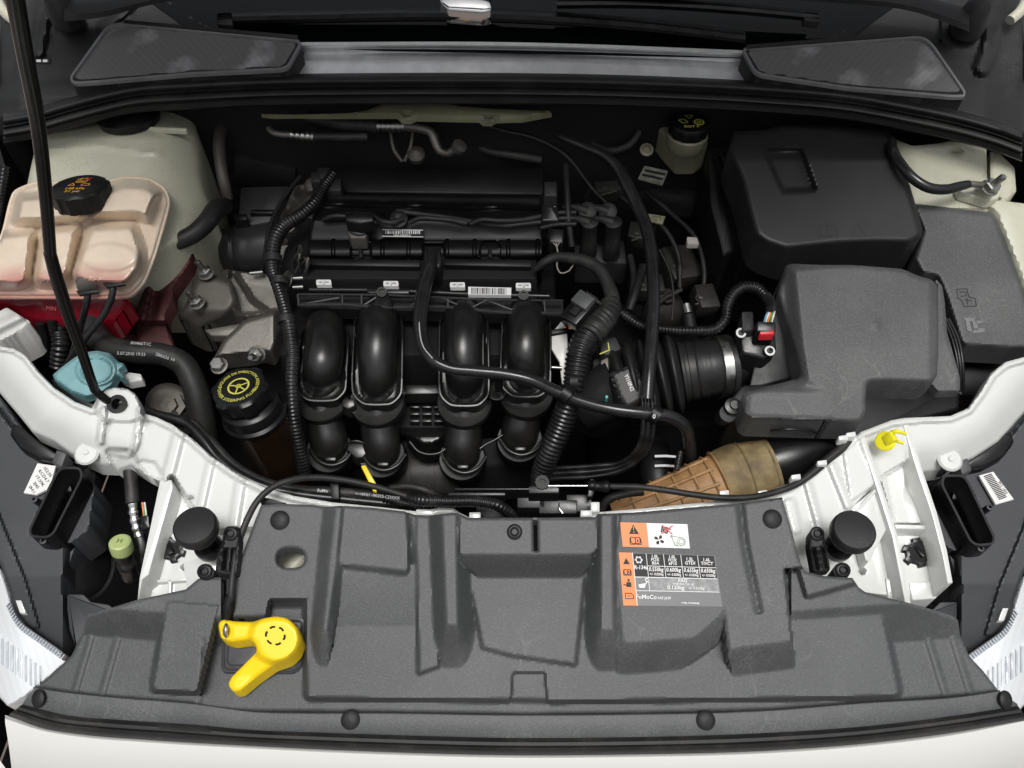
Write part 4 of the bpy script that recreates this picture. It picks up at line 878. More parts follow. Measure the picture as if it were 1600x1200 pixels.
prism('neck_bracket', [(80, 592), (92, 596), (140, 628), (150, 634), (140, 640), (112, 628), (84, 606)], -.04, .006, M_satin, wc, .0008)
# ---------------------------------------------------------------- hoses on the left
hz = tube('coolant_hose', [(140, 505, -.09), (150, 525, -.085), (172, 542, -.08), (215, 551, -.075), (255, 554, -.08), (285, 568, -.09), (303, 600, -.1), (313, 640, -.115), (322, 690, -.14), (330, 740, -.2)], [19, 19, 18, 17.5, 17.5, 18, 19, 20, 20, 20], M_hosed, seg=24); tag(hz, 'thick dull black coolant hose curving down beside the power steering reservoir', 'hose')
for s_, u, v, r_ in (('AH466T1C', 220, 537, -5), ('5.07.2010 19:23', 205, 553, -3), ('SBR626 14', 258, 558, -18)):
    o = txt('lettering', s_, u, v, lambda a, b: -.06 + 0 * a, 7, M_lprint, hz, rot=r_)
ah = tube('heater_hose', [(350, 322, -.13), (336, 329, -.1), (324, 346, -.09), (302, 366, -.085), (274, 379, -.085), (247, 394, -.09), (228, 418, -.11)], [14, 15, 14.5, 14, 13.5, 13, 13], M_hosed, wrap=.06, seg=18); tag(ah, 'wrinkled grey black heater hose ending open behind the coolant tank', 'hose')
mp = thing('mounting_plate', 'dark red stained steel engine mounting plate right of the coolant tank', 'bracket', Q(255, 450, -.2))
def hmp(X, Y, sd): return -.12 + .008 * lin((dline([(280, 395), (246, 450), (235, 500)], X, Y) - 4) / 7) - .03 * lin((Y - 500) / 9)
sheet('plate', rnd([(262, 392), (303, 391), (298, 412), (284, 432), (270, 452), (270, 472), (258, 492), (264, 520), (275, 545), (215, 545), (210, 500), (218, 470), (236, 430)], 5), hmp, M_redmetal, mp, st=3, skirt=.02)
lathe('rivet', Q(277, 428, -.118), Z, [(.004, 0), (.004, .002), (0, .003)], M_steel, mp, 12)
o = box('red_stained_panel', QV(190, 500, -.2), (.09, .1, .05), M_redmetal, None, bev=.006); tag(o, 'dark red stained body panel glimpsed under the coolant tank', 'body panel')
for k, pts in enumerate(([(62, 505, -.08), (70, 530, -.1), (78, 560, -.14)], [(80, 500, -.08), (88, 530, -.1), (95, 570, -.15)])):
    o = tube('loom', pts, 7, M_corr); tag(o, ('black cable loom dropping below the tank, left one', 'black cable loom dropping below the tank, right one')[k], 'cable')
o = tube('corrugated_pipe', [(92, 510, -.1), (95, 535, -.1), (92, 575, -.12)], 14, M_corr, corr=.006, depth=.2); tag(o, 'wide black corrugated pipe under the coolant tank', 'conduit')
o = tube('left_wiring', [(8, 260, -.03), (2, 300, -.04), (-4, 340, -.04)], 7, M_corr, corr=.005); tag(o, 'corrugated black wiring at the far left edge beside the tank', 'conduit')
lathe_b = lathe('tank_bolt', Q(266, 635, -.12), PN, [(.02, -.004), (.02, 0), (.012, .001), (.011, .006), (0, .007)], M_alud, None, 6); tag(lathe_b, 'dull hexagon bolt head between washer cap and power steering reservoir', 'bolt')
o = sheet('bolt_bracket', oval(262, 632, 36, 34, 24), lambda X, Y, sd: -.135 + .004 * ss(sd / 8), M_alud, st=5, skirt=.03); tag(o, 'dirty metal bracket under the hexagon bolt left of the steering reservoir', 'bracket')
o = prism('loom_clip', [(268, 640), (276, 642), (284, 656), (282, 662), (266, 656)], -.02, .012, M_blk, None, .0008); tag(o, 'small black cable clip on the edge of the crossmember', 'clip')
ed = tube('edge_loom', [(225, 642, -.03), (255, 650, -.024), (290, 660, -.022), (312, 680, -.02), (340, 715, -.02), (380, 745, -.02), (420, 762, -.025), (470, 772, -.03), (540, 780, -.035), (640, 790, -.04)], 7, M_corr, wrap=.12); tag(ed, 'flat taped wiring loom following the rear edge of the crossmember', 'cable')
e2 = tube('edge_loom', [(300, 660, -.04), (330, 690, -.04), (360, 722, -.04), (400, 748, -.035), (450, 763, -.035), (520, 768, -.035), (600, 776, -.04), (650, 785, -.04)], 7.5, M_hosed); tag(e2, 'printed rubber loom behind the crossmember edge, partly hidden by the release cable', 'cable')
txt('lettering', 'FoMo', 504, 767, -.02, 7, M_lprint, e2, rot=-3, bold=.02); txt('lettering', '+-+8V61 -9K015-CDXXX', 590, 775, -.021, 6.5, M_lprint, e2, rot=-6)
prism('tie', [(515, 754), (529, 754), (530, 780), (518, 780)], -.02, .012, M_blk, e2, .0008)
# ---------------------------------------------------------------- power steering reservoir
rs = thing('power_steering_reservoir', 'power steering fluid reservoir with black cap printed in yellow', 'reservoir', Q(395, 740, -.2))
ax = Vector((-.1, .08, 1)).normalized(); ct = QV(373, 604, -.035); s = mpp(373, 604, -.035); k_ = s * 1000 / .86 * .86
r0 = 42 * s
cap = lathe('cap', ct, ax, [(r0 * .8, -.026), (r0 * .98, -.022), (r0, -.003), (r0 * .96, 0), (r0 * .9, .0005), (0, .0005)], M_satin, rs, 80, ribs=6, ribd=.09, ribz=(-.03, -.001), phase=0)
lathe('cap_skirt', ct, ax, [(r0 * .75, -.026), (r0 * .8, -.02)], M_blk, rs, 40)
lathe('collar', ct - ax * .028 + Vector((.002, 0, 0)), ax, [(r0 * 1.12, -.03), (r0 * 1.22, -.028), (r0 * 1.25, -.022), (r0 * 1.14, -.019), (r0 * 1.16, -.012), (r0 * 1.1, -.004), (r0 * .95, 0), (r0 * .6, .002)], M_satin, rs, 48)
M_amber = mat('dark_amber_plastic', (.016, .009, .005), .3, coat=.4, mot=.3)
lathe('body', ct - ax * .058 + Vector((.004, 0, 0)), ax, [(r0 * 1.05, -.14), (r0 * 1.12, -.12), (r0 * 1.15, 0)], M_amber, rs, 40)
on_disc(ct, ax, (1, 0, 0), 'POWER STEERING FLUID', .0062, M_yprint, cap, arc=(.0235, 187, True), bold=.01); on_disc(ct, ax, (1, 0, 0), 'LIQUIDE DE DIRECTION ASSISTEE', .0056, M_yprint, cap, arc=(.0235, 12, False), bold=.01)
cir = lambda r, n=24: [(r * math.cos(a), r * math.sin(a)) for a in np.linspace(0, 2 * math.pi, n + 1)]
disc_polys(ct, ax, (1, 0, 0), seg_poly(cir(.0125), .0022, 1) + seg_poly([(0, 0), (-.012, .002)], .0016, 1) + seg_poly([(0, 0), (.011, .005)], .0016, 1) + seg_poly([(0, 0), (-.001, -.012)], .0016, 1) + seg_poly([(0, 0), (.010, -.007)], .0016, 1) + seg_poly(cir(.003, 10), .0012, 1), M_yprint, cap, 'steering_wheel_symbol', .001)
# ---------------------------------------------------------------- engine mount castings and bolts
def stud_bolt(u, v, h, rp, par, ax=Vector((-.15, -.15, 1)), stud=.016, name='bolt'):
    s = mpp(u, v, h); r = rp * s; c = QV(u, v, h); ax = ax.normalized()
    w_ = lathe(name, c, ax, [(r * 1.15, 0), (r * 1.15, .0012), (r * .95, .0018)], M_alu, par, 24)
    lathe('hexagon', c, ax, [(r * .95, .002), (r * .98, .009), (r * .8, .0105), (r * .45, .0105)], M_steel, w_, 6, ang=20)
    if stud: lathe('stud', c, ax, [(r * .42, .01), (r * .42, .01 + stud), (r * .3, .012 + stud), (0, .012 + stud)], M_steel, w_, 16)
mt = thing('engine_mount', 'grey cast aluminium engine mount with bolts beside the timing cover', 'engine mount', Q(350, 480, -.22))
sheet('mount_arm', rnd([(302, 436), (330, 428), (362, 436), (372, 470), (352, 500), (310, 515), (276, 498), (288, 478), (296, 462)], 9), lambda X, Y, sd: -.135 + .006 * lin(sd / 8) - .02 * ss((Y - 480) / 30), M_alud, mt, st=4, skirt=.05)
sheet('mount_casting', rnd([(344, 430), (352, 420), (374, 424), (430, 430), (452, 440), (452, 500), (436, 520), (398, 515), (380, 505), (362, 488), (348, 460)], 6),
      lambda X, Y, sd: -.155 + .022 * ss(1 - dline([(356, 424), (352, 450), (366, 485), (382, 505)], X, Y) / 8) + .012 * ss(1 - dline([(370, 430), (395, 470), (435, 498)], X, Y) / 6) + .008 * ss(1 - dline([(372, 495), (430, 487)], X, Y) / 5) - .004 * ss(sd / 20), M_alu, mt, st=2.6, skirt=.03)
sheet('bracket_cover', rnd([(382, 500), (436, 484), (444, 492), (440, 520), (424, 553), (408, 548), (392, 552), (334, 559), (350, 530)], 5), lambda X, Y, sd: -.11 + .004 * lin(sd / 5) - .02 * ss((X - 425) / 16), M_alu, mt, st=3, skirt=.025)
prism('web', [(318, 515), (372, 505), (392, 510), (382, 525), (330, 525)], -.15, .012, M_alu, mt, .002)
stud_bolt(323, 428, -.125, 11, mt); stud_bolt(309, 474, -.12, 11, mt)
stud_bolt(343, 572, -.095, 12, mt, Vector((-.1, -.3, 1)), 0); stud_bolt(402, 553, -.09, 12, mt, Vector((-.1, -.8, .6)), .01)
# ---------------------------------------------------------------- engine block and timing cover
eb = thing('engine_block', 'dark engine block and cylinder head under the black covers', 'engine', Q(650, 600, -.4))
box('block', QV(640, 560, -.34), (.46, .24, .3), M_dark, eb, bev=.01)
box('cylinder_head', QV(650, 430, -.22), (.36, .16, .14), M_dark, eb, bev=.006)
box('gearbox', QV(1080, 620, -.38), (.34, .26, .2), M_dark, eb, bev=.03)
tcv = thing('timing_cover', 'rounded black plastic timing belt cover at the left end of the engine', 'cover', Q(390, 400, -.2))
M_drum = mat('grey_black_timing_cover', (.028, .028, .029), .33, mot=.25, ms=14, bump=.2, bs=500, rv=.08)
def drum():
    a = [Q(u, 392 - .06 * (u - 340), -.205) for u in (341, 345, 352, 362, 372, 374, 378, 400, 424, 430)]; r = [.004, .02, .030, .036, .038, .0365, .0385, .0405, .0415, .0415]
    return tube('drum', a, r, M_drum, tcv, world=True, seg=40, n=60)
drum()
prism('top_box', rnd([(376, 292), (452, 290), (430, 345), (392, 352), (372, 345)], 4), -.165, .06, M_drum, tcv, .002)
prism('ledge', [(391, 327), (427, 327), (426, 333), (390, 333)], -.158, .006, M_satin, tcv, .0008)
tube('belt_edge', [(470, 275, -.14), (450, 300, -.14), (432, 330, -.14), (419, 365, -.135), (414, 400, -.14), (409, 422, -.16)], 3.5, M_dark, tcv)
prism('lug', rnd([(364, 334), (386, 334), (386, 343), (366, 344)], 3), -.15, .02, M_satin, tcv, .001)
tube('cover_bolt', [(391, 427, -.14), (411, 425, -.14)], 3.6, M_steel, tcv, n=6)
cmh = thing('cam_end_casting', 'cast aluminium end of the cylinder head between timing cover and cam cover', 'casting', Q(450, 350, -.2))
sheet('casting', rnd([(462, 290), (500, 282), (492, 330), (485, 400), (478, 450), (428, 450), (420, 400), (434, 345)], 4), lambda X, Y, sd: -.17 + .01 * np.sin(X / 7) * np.sin(Y / 9) + .012 * ss(1 - np.hypot(X - 450, Y - 358) / 16) + .01 * ss(1 - np.hypot(X - 448, Y - 390) / 22), M_alud, cmh, st=3, skirt=.06)
lathe('bright_boss', Q(450, 353, -.15), Vector((-.2, -.3, 1)), [(.011, -.01), (.012, 0), (.009, .003), (.004, .004), (0, .004)], M_alu, cmh, 20)
lathe('bright_boss', Q(487, 288, -.15), Vector((-.2, -.3, 1)), [(.011, -.01), (.012, 0), (.007, .006), (0, .007)], M_alu, cmh, 20)
prism('light_shim', rnd([(438, 384), (450, 382), (458, 392), (456, 405), (438, 408)], 3), -.145, .01, mat('pale_casting', (.4, .4, .36), .6), cmh, .001)
for (u, v, a, b) in ((505, 270, 10, 9), (521, 288, 12, 10), (493, 276, 8, 8)): prism('sensor_plug', [(u - a, v - b), (u + a, v - b), (u + a, v + b), (u - a, v + b)], -.12, .02, M_blkd, cmh, .002)
# ---------------------------------------------------------------- cam cover
cc = thing('cam_cover', 'long matt black cam cover across the top of the engine', 'cover', Q(660, 400, -.15))
M_cam = mat('matt_black_cover', (.006, .0062, .0066), .38, spec=.35, mot=.3, ms=12, bump=.3, bs=900, rv=.08)
def hcam(X, Y, sd):
    h = -.128 + 0 * X
    h += .012 * np.sqrt(np.clip(1 - ((Y - 390) / 14) ** 2, 0, 1)) * (Y > 370)
    for x in (521, 598, 638, 698, 742, 795, 840): h -= .006 * (np.abs(X - x) < 2.2) * (Y > 374)
    h += .012 * ss(1 - np.abs(Y - (318 + .02 * (X - 505))) / 5) * (X > 503)
    h += .01 * lin((372 - Y) / 30) * lin((Y - 326) / 20)
    for x in (564, 766): h -= .014 * lin(1 + sdf(rnd([(x - 15, 404), (x - 15, 385), (x - 10, 377), (x + 10, 377), (x + 15, 385), (x + 15, 404)], 5), X, Y) / 1.5)
    h -= .016 * lin(1 + sdf([(662, 381), (690, 381), (694, 392), (694, 404), (662, 404)], X, Y) / 1.5)
    return h
sheet('cover_top', rnd([(480, 402), (481, 380), (487, 345), (503, 306), (512, 302), (846, 306), (850, 330), (848, 404)], 3), hcam, M_cam, cc, st=2.4, skirt=.05, ang=45)
for x in (564, 766): tube('pin', [(x - 1, 388, -.125), (x, 403, -.12)], 3, M_blkd, cc, n=6)
for a, b in ((484, 656), (694, 830)):
    prism('ledge', [(a, 404), (b, 404 + (b - a) * .01), (b, 417), (a, 414)], -.115, .02, M_cam, cc, .001)
prism('lower_wall', [(480, 414), (835, 420), (835, 434), (482, 432)], -.128, .03, M_cam, cc, .001)
prism('rear_shelf', [(505, 262), (850, 262), (850, 304), (512, 300)], -.15, .03, M_cam, cc, .003)
box('rear_heat_shield', QV(680, 250, -.24), (.34, .06, .06), M_dark, cc, bev=.01)
oc = thing('oil_filler_cap', 'black oval oil filler cap on the cam cover', 'cap', Q(562, 352, -.12))
prism('neck', rnd([(541, 355), (574, 355), (572, 372), (546, 372)], 4), -.105, .02, M_alud, oc, .002)
lathe('cap_base', Q(562, 350, -.105), PN, [(.0175, -.004), (.0185, 0), (.0185, .004), (.016, .005), (0, .005)], M_satin, oc, 32)
prism('grip', rnd([(539, 331), (543, 329), (578, 330), (583, 332), (584, 345), (562, 349), (540, 345)], 3), -.082, .018, M_satin, oc, .002)
def barcode(u0, v0, u1, v1, h, white, n, par, name='bars', slope=0.0, rows=1.0):
    P = []; x = u0 + 1.5; r = random.Random(n)
    while x < u1 - 2:
        w_ = r.choice([.7, .7, 1.2, 1.8]); yo = slope * (x - u0)
        P.append([(x, v0 + yo), (x + w_, v0 + yo), (x + w_, v1 + yo), (x, v1 + yo)]); x += w_ + r.choice([.8, 1, 1.6])
    return flat(name, P, h, white, par, th=.0001)
lb1 = flat('barcode_label', [[(597, 357), (662, 358), (662, 371), (596, 370)]], -.1165, M_ink, cc, th=.001)
flat('label_border', [[(597.5, 358), (661, 359), (661, 360), (597.5, 359)], [(597, 368.5), (661.5, 369.5), (661.5, 370.5), (597, 369.5)]], -.1160, M_paper, lb1)
barcode(601, 359.5, 657, 365, -.1160, M_paper, 3, lb1, slope=.012); txt('lettering', 'CRJW 4290303 M', 628, 368, -.1158, 4, M_paper, lb1, bold=.03, sx=.9)
# ---------------------------------------------------------------- plug leads and coil pack
for k, pts in enumerate(([(505, 344, -.11), (520, 338, -.1), (540, 338, -.1)], [(584, 338, -.1), (598, 346, -.095), (612, 348, -.095), (630, 342, -.1)], [(640, 348, -.1), (655, 341, -.095), (680, 342, -.095), (705, 344, -.095), (730, 349, -.1)], [(735, 350, -.1), (750, 344, -.095), (780, 345, -.095), (820, 343, -.1), (850, 337, -.105)],
                       [(620, 330, -.11), (700, 340, -.11), (790, 352, -.105), (845, 347, -.105)])):
    o = tube('plug_lead', pts, 4.2, M_hosed); tag(o, ('short dull spark plug lead left of the oil cap', 'spark plug lead just right of the oil cap', 'spark plug lead above the barcode label', 'spark plug lead right of centre reaching the coil pack', 'long spark plug lead running behind the others to the coil pack')[k], 'lead', 'spark plug leads on the cam cover')
lathe_o = lathe('lead_grommet', Q(623, 342, -.105), PN, [(.012, -.003), (.0125, .001), (.007, .003), (.004, .001), (0, .001)], M_hosed, None, 20); tag(lathe_o, 'ribbed oval plug lead grommet right of the oil cap', 'grommet')
cp_ = thing('coil_pack', 'dark ignition coil pack with four rubber lead boots', 'coil', Q(920, 390, -.2))
prism('coil_body', rnd([(895, 372), (975, 375), (980, 412), (900, 410)], 4), -.17, .04, M_blkd, cp_, .002)
for (u, v, uu, vv) in ((921, 348, 919, 395), (958, 348, 955, 397), (918, 330, 915, 345), (950, 331, 950, 345)):
    a = QV(u, v, -.1); b = QV(uu, vv, -.16); sb = tube('lead_boot', [b, a], [.0125, .0105], M_hosed, cp_, world=True, seg=20, n=6)
    lathe('boot_cap', a, (a - b).normalized(), [(.012, -.002), (.0125, .002), (.008, .004), (0, .0045)], M_hosed, sb, 20)
    tube('boot_neck', [(u, v, -.1), (u - 18, v - 6, -.1), (u - 38, v - 7, -.105)], [9, 6, 4], M_hosed, sb, n=10)
for k, dy in enumerate((0, 9, 18)):
    o = tube('plug_lead', [(845, 340 + dy * .9, -.105), (870, 333 + dy, -.1), (900, 332 + dy, -.1)], 4, M_hosed); tag(o, 'plug lead ending at the coil pack, ' + ('uppermost', 'middle', 'lowest')[k] + ' of the bundle of three', 'lead', 'plug leads entering the coil pack')
# connectors and upright pipe behind the right end of the cam cover
o = thing('cam_sensor', 'black sensor plug standing at the right rear corner of the cam cover', 'sensor', Q(860, 320, -.12))
prism('sensor_body', rnd([(845, 300), (870, 300), (874, 345), (846, 345)], 3), -.095, .03, M_satin, o, .002); prism('sensor_cap', rnd([(850, 283), (870, 283), (871, 306), (850, 306)], 3), -.075, .02, M_blkd, o, .002)
flat('white_mark', [[(858, 314), (866, 316), (868, 323), (863, 322), (861, 318), (857, 319)]], -.093, M_paper, o)
o = tube('upright_bracket', [(884, 258, -.1), (886, 300, -.095), (888, 340, -.1), (893, 385, -.12)], 5, M_hosed); tag(o, 'dark upright pipe beside the coil pack', 'pipe')
o = thing('solenoid_plug', 'small black plug with three pale wires at the right end of the cam cover', 'plug', Q(868, 370, -.12))
prism('plug_body', rnd([(856, 356), (882, 358), (880, 380), (858, 378)], 3), -.085, .02, M_satin, o, .002)
for k in range(3): tube('wire', [(864 + k * 5, 379, -.085), (870, 386, -.085), (871 + k, 400, -.085), (870, 415, -.09), (876, 427, -.09), (888, 424, -.09), (900, 408, -.085), (912, 404, -.085)], 1.1, mat('pale_wire', (.3, .28, .25), .5) if k == 0 else bpy.data.materials['pale_wire'], o, seg=6)
o = tube('taped_loom', [(838, 420, -.1), (850, 410, -.09), (868, 402, -.085), (890, 403, -.08), (915, 408, -.075), (935, 420, -.07), (950, 445, -.065), (957, 470, -.06), (955, 490, -.06)], [5, 7, 8, 9, 10, 11, 11, 12, 13], M_hosed, wrap=.1); tag(o, 'taped wiring loom curving over from the cam cover to the thick conduit', 'loom')
# ---------------------------------------------------------------- fuel rail with white injector clips
fr = thing('fuel_rail', 'black fuel rail along the front of the cam cover with white barcode label', 'fuel rail', Q(660, 455, -.13))
tube('rail', [(484, 453, -.115), (600, 454, -.115), (740, 460, -.115), (858, 463, -.115)], 5, M_satin, fr)
prism('rail_plate', rnd([(573, 449), (640, 450), (640, 459), (573, 458)], 4), -.108, .006, M_satin, fr, .001)
lw = flat('barcode_label', [[(731.5, 448), (799, 449.5), (798.5, 461), (731.5, 460)]], -.103, M_paper, fr, th=.006)
barcode(735, 449.5, 793, 459, -.1026, M_ink, 9, lw, slope=.015)
for k, (u, v) in enumerate(((506, 441), (611, 443), (715, 445), (818, 446))):
    t = sheet('injector_clip', rnd([(u - 12, v - 4), (u + 11, v - 4), (u + 12, v + 4), (u - 12, v + 4)], 2), lambda X, Y, sd: -.098 + 0 * X, M_paper, None, st=3, holes=[[(u - 8, v - 1.5), (u - 3, v - 1.5), (u - 3, v + 1), (u - 8, v + 1)], [(u + 3, v - 1.5), (u + 8, v - 1.5), (u + 8, v + 1), (u + 3, v + 1)]], skirt=.006)
    tag(t, 'white injector clip on the fuel rail, ' + ('leftmost, beside the harness', 'second from the left', 'third from the left, beside the barcode label', 'rightmost, past the barcode label')[k], 'clip', 'white injector clips')
    i = thing('fuel_injector', 'dark fuel injector under the ' + ('leftmost', 'second', 'third', 'rightmost')[k] + ' white clip', 'injector', Q(u, v + 8, -.14)); lathe('injector_body', Q(u, v + 6, -.13), (0, -.3, 1), [(.008, -.02), (.009, 0), (.007, .01), (0, .011)], M_satin, i, 16)
lt = thing('injector_truss', 'black plastic lattice beam between fuel rail and intake runners', 'beam', Q(660, 470, -.13))
M_lat = mat('grey_lattice_plastic', (.045, .045, .046), .4, mot=.2)
def bar(pts, r, h=-.098): tube('strut', [(u, v, h) for u, v in pts], r, M_lat, lt, seg=6, n=max(2, len(pts) * 2))
bar([(465, 460), (600, 461), (760, 468), (880, 470)], 2); bar([(465, 461), (467, 477)], 2); bar([(465, 477), (540, 476), (590, 480), (700, 480), (780, 488), (880, 490)], 3)
for a, b in (((535, 461), (535, 477)), ((565, 461), (565, 478)), ((467, 476), (530, 465)), ((568, 477), (592, 462)), ((640, 478), (665, 466)), ((690, 466), (725, 480)), ((735, 482), (760, 469)), ((760, 469), (800, 484)), ((800, 484), (830, 472)), ((850, 470), (852, 488)), ((700, 466), (700, 480))): bar([a, b], 1.8)
for (u, v) in ((597, 457), (818, 462)):
    prism('lug', rnd([(u - 8, v - 4), (u + 8, v - 4), (u + 18, v + 25), (u - 14, v + 25)], 3), -.092, .03, M_satin, lt, .002); lathe('lug_eye', Q(u, v, -.09), (0, -.5, 1), [(.007, 0), (.007, .003), (.0045, .003), (.0045, -.002), (0, -.002)], M_blk, lt, 16)
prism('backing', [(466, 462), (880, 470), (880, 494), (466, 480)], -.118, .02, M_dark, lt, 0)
# ---------------------------------------------------------------- intake manifold
im = thing('intake_manifold', 'glossy black plastic intake manifold with four arched runners', 'intake manifold', Q(660, 650, -.25))
M_man = mat('glossy_black_nylon', (.011, .0108, .0104), .3, spec=.65, mot=.35, ms=22, bump=.2, bs=500, dust=.22, ds=15, dcol=(.05, .045, .038))
RUN = [(508, 500, 503, 606, 0), (592, 480, 590, 612, 1), (725, 480, 726, 614, 2), (823, 478, 822, 600, 3)]
for (ct_, vt, cb, vb, k) in RUN:
    wing = rnd([(ct_ - 38, vt + 22), (ct_ - 24, vt + 4), (ct_ + 24, vt + 2), (ct_ + 36, vt + 18), (cb + 38, vb - 15), (cb + 37, vb + 5), (cb + 22, vb + 20), (cb - 22, vb + 20), (cb - 38, vb + 5), (cb - 40, vb - 20)], 8)
    f = sheet('runner_frame', wing, lambda X, Y, sd: -.118 - .008 * ss(sd / 6) - .035 * ss((vt + 40 - Y) / 50), M_man, im, st=4, skirt=.02)
    P = [Q(p[0], p[1], -.114 - .035 * float(ss((vt + 40 - p[1]) / 50))) for p in wing]; P.append(P[0]); tube('frame_lip', P, .0018, M_man, f, world=True, seg=6, n=90, close=False)
    rn = tube('runner', [(ct_ + 2, vt - 12, -.2), (ct_ + 1, vt + 4, -.155), (ct_, vt + 18, -.122), (ct_ - 1, vt + 42, -.104), ((ct_ + cb) / 2 - 2, vt + 75, -.102), (cb, vb - 22, -.118), (cb, vb - 2, -.145), (cb, vb + 10, -.17)], [24, 28, 31, 30.5, 30, 29.5, 29, 28], M_man, im, seg=36, n=50, flat=1.0)
    lathe('upper_flange', QV(cb, vb + 15, -.142), Vector((0, -.25, 1)), [(.022, .002), (.036, .004), (.0375, 0), (.0375, -.006), (.034, -.008), (.034, -.016), (.031, -.018), (.031, -.022)], M_man, im, 40)
    bl, bv = ((515, 706), (597, 714), (722, 718), (812, 690))[k]
    lr = tube('lower_runner', [(cb + 2, vb + 22, -.16), ((cb + bl) / 2, (vb + bv) / 2 + 8, -.17), (bl, bv - 14, -.18), (bl + 2, bv + 5, -.21)], [30, 30, 30, 30], M_man, im, seg=32, n=20)
    lathe('lower_flange', QV(bl, bv - 2, -.18), Vector((0, -.35, 1)), [(.022, .001), (.0305, .002), (.032, -.002), (.033, -.012), (.031, -.014), (.032, -.03)], M_blk, im, 40)
    prism('flange_clip', [(bl - 8, bv + 8), (bl + 10, bv + 8), (bl + 9, bv + 14), (bl - 7, bv + 14)], -.165, .01, M_man, im, .001)
prism('joint_lug', rnd([(535, 622), (553, 622), (556, 634), (544, 640), (533, 634)], 4), -.125, .02, M_man, im, .002)
for k_, bl_c in enumerate((518, 600, 726, 815)): tube('flange_lip', [(bl_c - 34, (706, 714, 718, 690)[k_] - 4, -.17), (bl_c - 20, (706, 714, 718, 690)[k_] + 14, -.166), (bl_c, (706, 714, 718, 690)[k_] + 21, -.165), (bl_c + 20, (706, 714, 718, 690)[k_] + 14, -.166), (bl_c + 34, (706, 714, 718, 690)[k_] - 4, -.17)], 3, M_man, im, seg=8, n=20)
prism('flange_bridge', rnd([(548, 690), (572, 690), (580, 702), (566, 716), (556, 716), (540, 702)], 3), -.165, .02, M_man, im, .002)
prism('tie_bar', [(622, 601), (690, 601), (690, 615), (622, 616)], -.15, .02, M_man, im, .001)
prism('plenum_wall', [(620, 616), (700, 616), (700, 668), (622, 668)], -.19, .02, M_dark, im, .001)
for r_ in range(3):
    for c_ in range(3): prism('plenum_rib', [(640 + c_ * 19, 634 + r_ * 11), (655 + c_ * 19, 634 + r_ * 11), (655 + c_ * 19, 637 + r_ * 11), (640 + c_ * 19, 637 + r_ * 11)], -.18, .01, M_man, im, .0004)
sheet('plenum_dish', rnd([(630, 676), (652, 672), (700, 672), (698, 690), (680, 702), (660, 704), (645, 694)], 8), lambda X, Y, sd: -.18 + .02 * ss(sd / 12), M_man, im, st=2.5, skirt=.03)
prism('plenum_base', rnd([(480, 690), (840, 680), (850, 720), (700, 735), (490, 725)], 6), -.235, .08, M_dark, im, .006)
tube('seam_rib', [(575, 698, -.165), (563, 690, -.16), (548, 690, -.16), (538, 700, -.17)], 2, M_man, im, n=12); tube('seam_rib', [(640, 690, -.165), (655, 706, -.165), (672, 710, -.165), (690, 706, -.165), (703, 692, -.165)], 2.2, M_man, im, n=16)
tube('seam_rib', [(745, 705, -.17), (758, 695, -.17), (772, 688, -.17), (785, 680, -.17)], 2, M_man, im, n=12)
prism('clip_bracket', [(772, 575), (786, 576), (785, 590), (773, 590)], -.06, .03, M_man, im, .001); lathe('disc', Q(776, 612, -.13), (0, -.2, 1), [(.013, 0), (.0135, .002), (.009, .003), (0, .002)], M_man, im, 24)
dk = thing('dipstick', 'bright yellow flat dipstick handle sticking up behind the front loom', 'dipstick', Q(575, 745, -.1))
prism('grip', [(564, 728), (571, 726.5), (589, 758), (588, 768), (583, 767)], -.02, .004, M_yel, dk, .0008)
# ---------------------------------------------------------------- hoses and looms over the engine
def T(name, pts, r, m, label, cat, **k):
    o = tube(name, pts, r, m, **k); tag(o, label, cat); return o
bh = thing('breather_hose', 'glossy black breather hose from the cam cover sweeping across the intake runners', 'hose', Q(675, 400, -.1))
tube('hose', [(674, 398, -.1), (671, 420, -.085), (664, 445, -.075), (658, 480, -.065), (657, 515, -.055), (664, 545, -.05), (678, 564, -.045), (700, 575, -.045), (740, 580, -.045), (790, 585, -.045), (830, 594, -.045), (870, 612, -.04), (910, 628, -.035), (960, 640, -.03), (1010, 646, -.03), (1045, 650, -.035), (1068, 664, -.05), (1076, 690, -.08), (1078, 720, -.12)], [11, 12, 11.5, 11.5, 11, 10.5, 10, 9.5, 9.5, 9.5, 9.5, 10, 10, 10, 10, 10, 10.5, 11, 11], M_hose, bh, seg=20)
prism('hose_plug', rnd([(663, 384), (688, 384), (691, 405), (688, 418), (668, 418), (664, 405)], 4), -.09, .03, M_satin, bh, .003)
tube('white_stripe', [(656, 490, -.0535), (655.5, 515, -.0435), (662, 543, -.039), (676, 560, -.0345)], 1.0, M_lprint, bh, seg=6)
for (u, v, dx, dy) in ((885, 617, 6, 12), (1024, 648, 6, 11)):
    a = QV(u - dx, v - dy * .35, -.03); b = QV(u + dx, v + dy * .35, -.03); tube('clamp_band', [a, b], [.0115, .0115], M_blk, bh, world=True, seg=20, n=4)
txt('lettering', '0', 1022, 651, -.0115, 10, M_paper, bh, rot=-10)
lhn = thing('left_wiring_loom', 'black corrugated wiring conduit running down the left side of the engine', 'conduit', Q(460, 600, -.1))
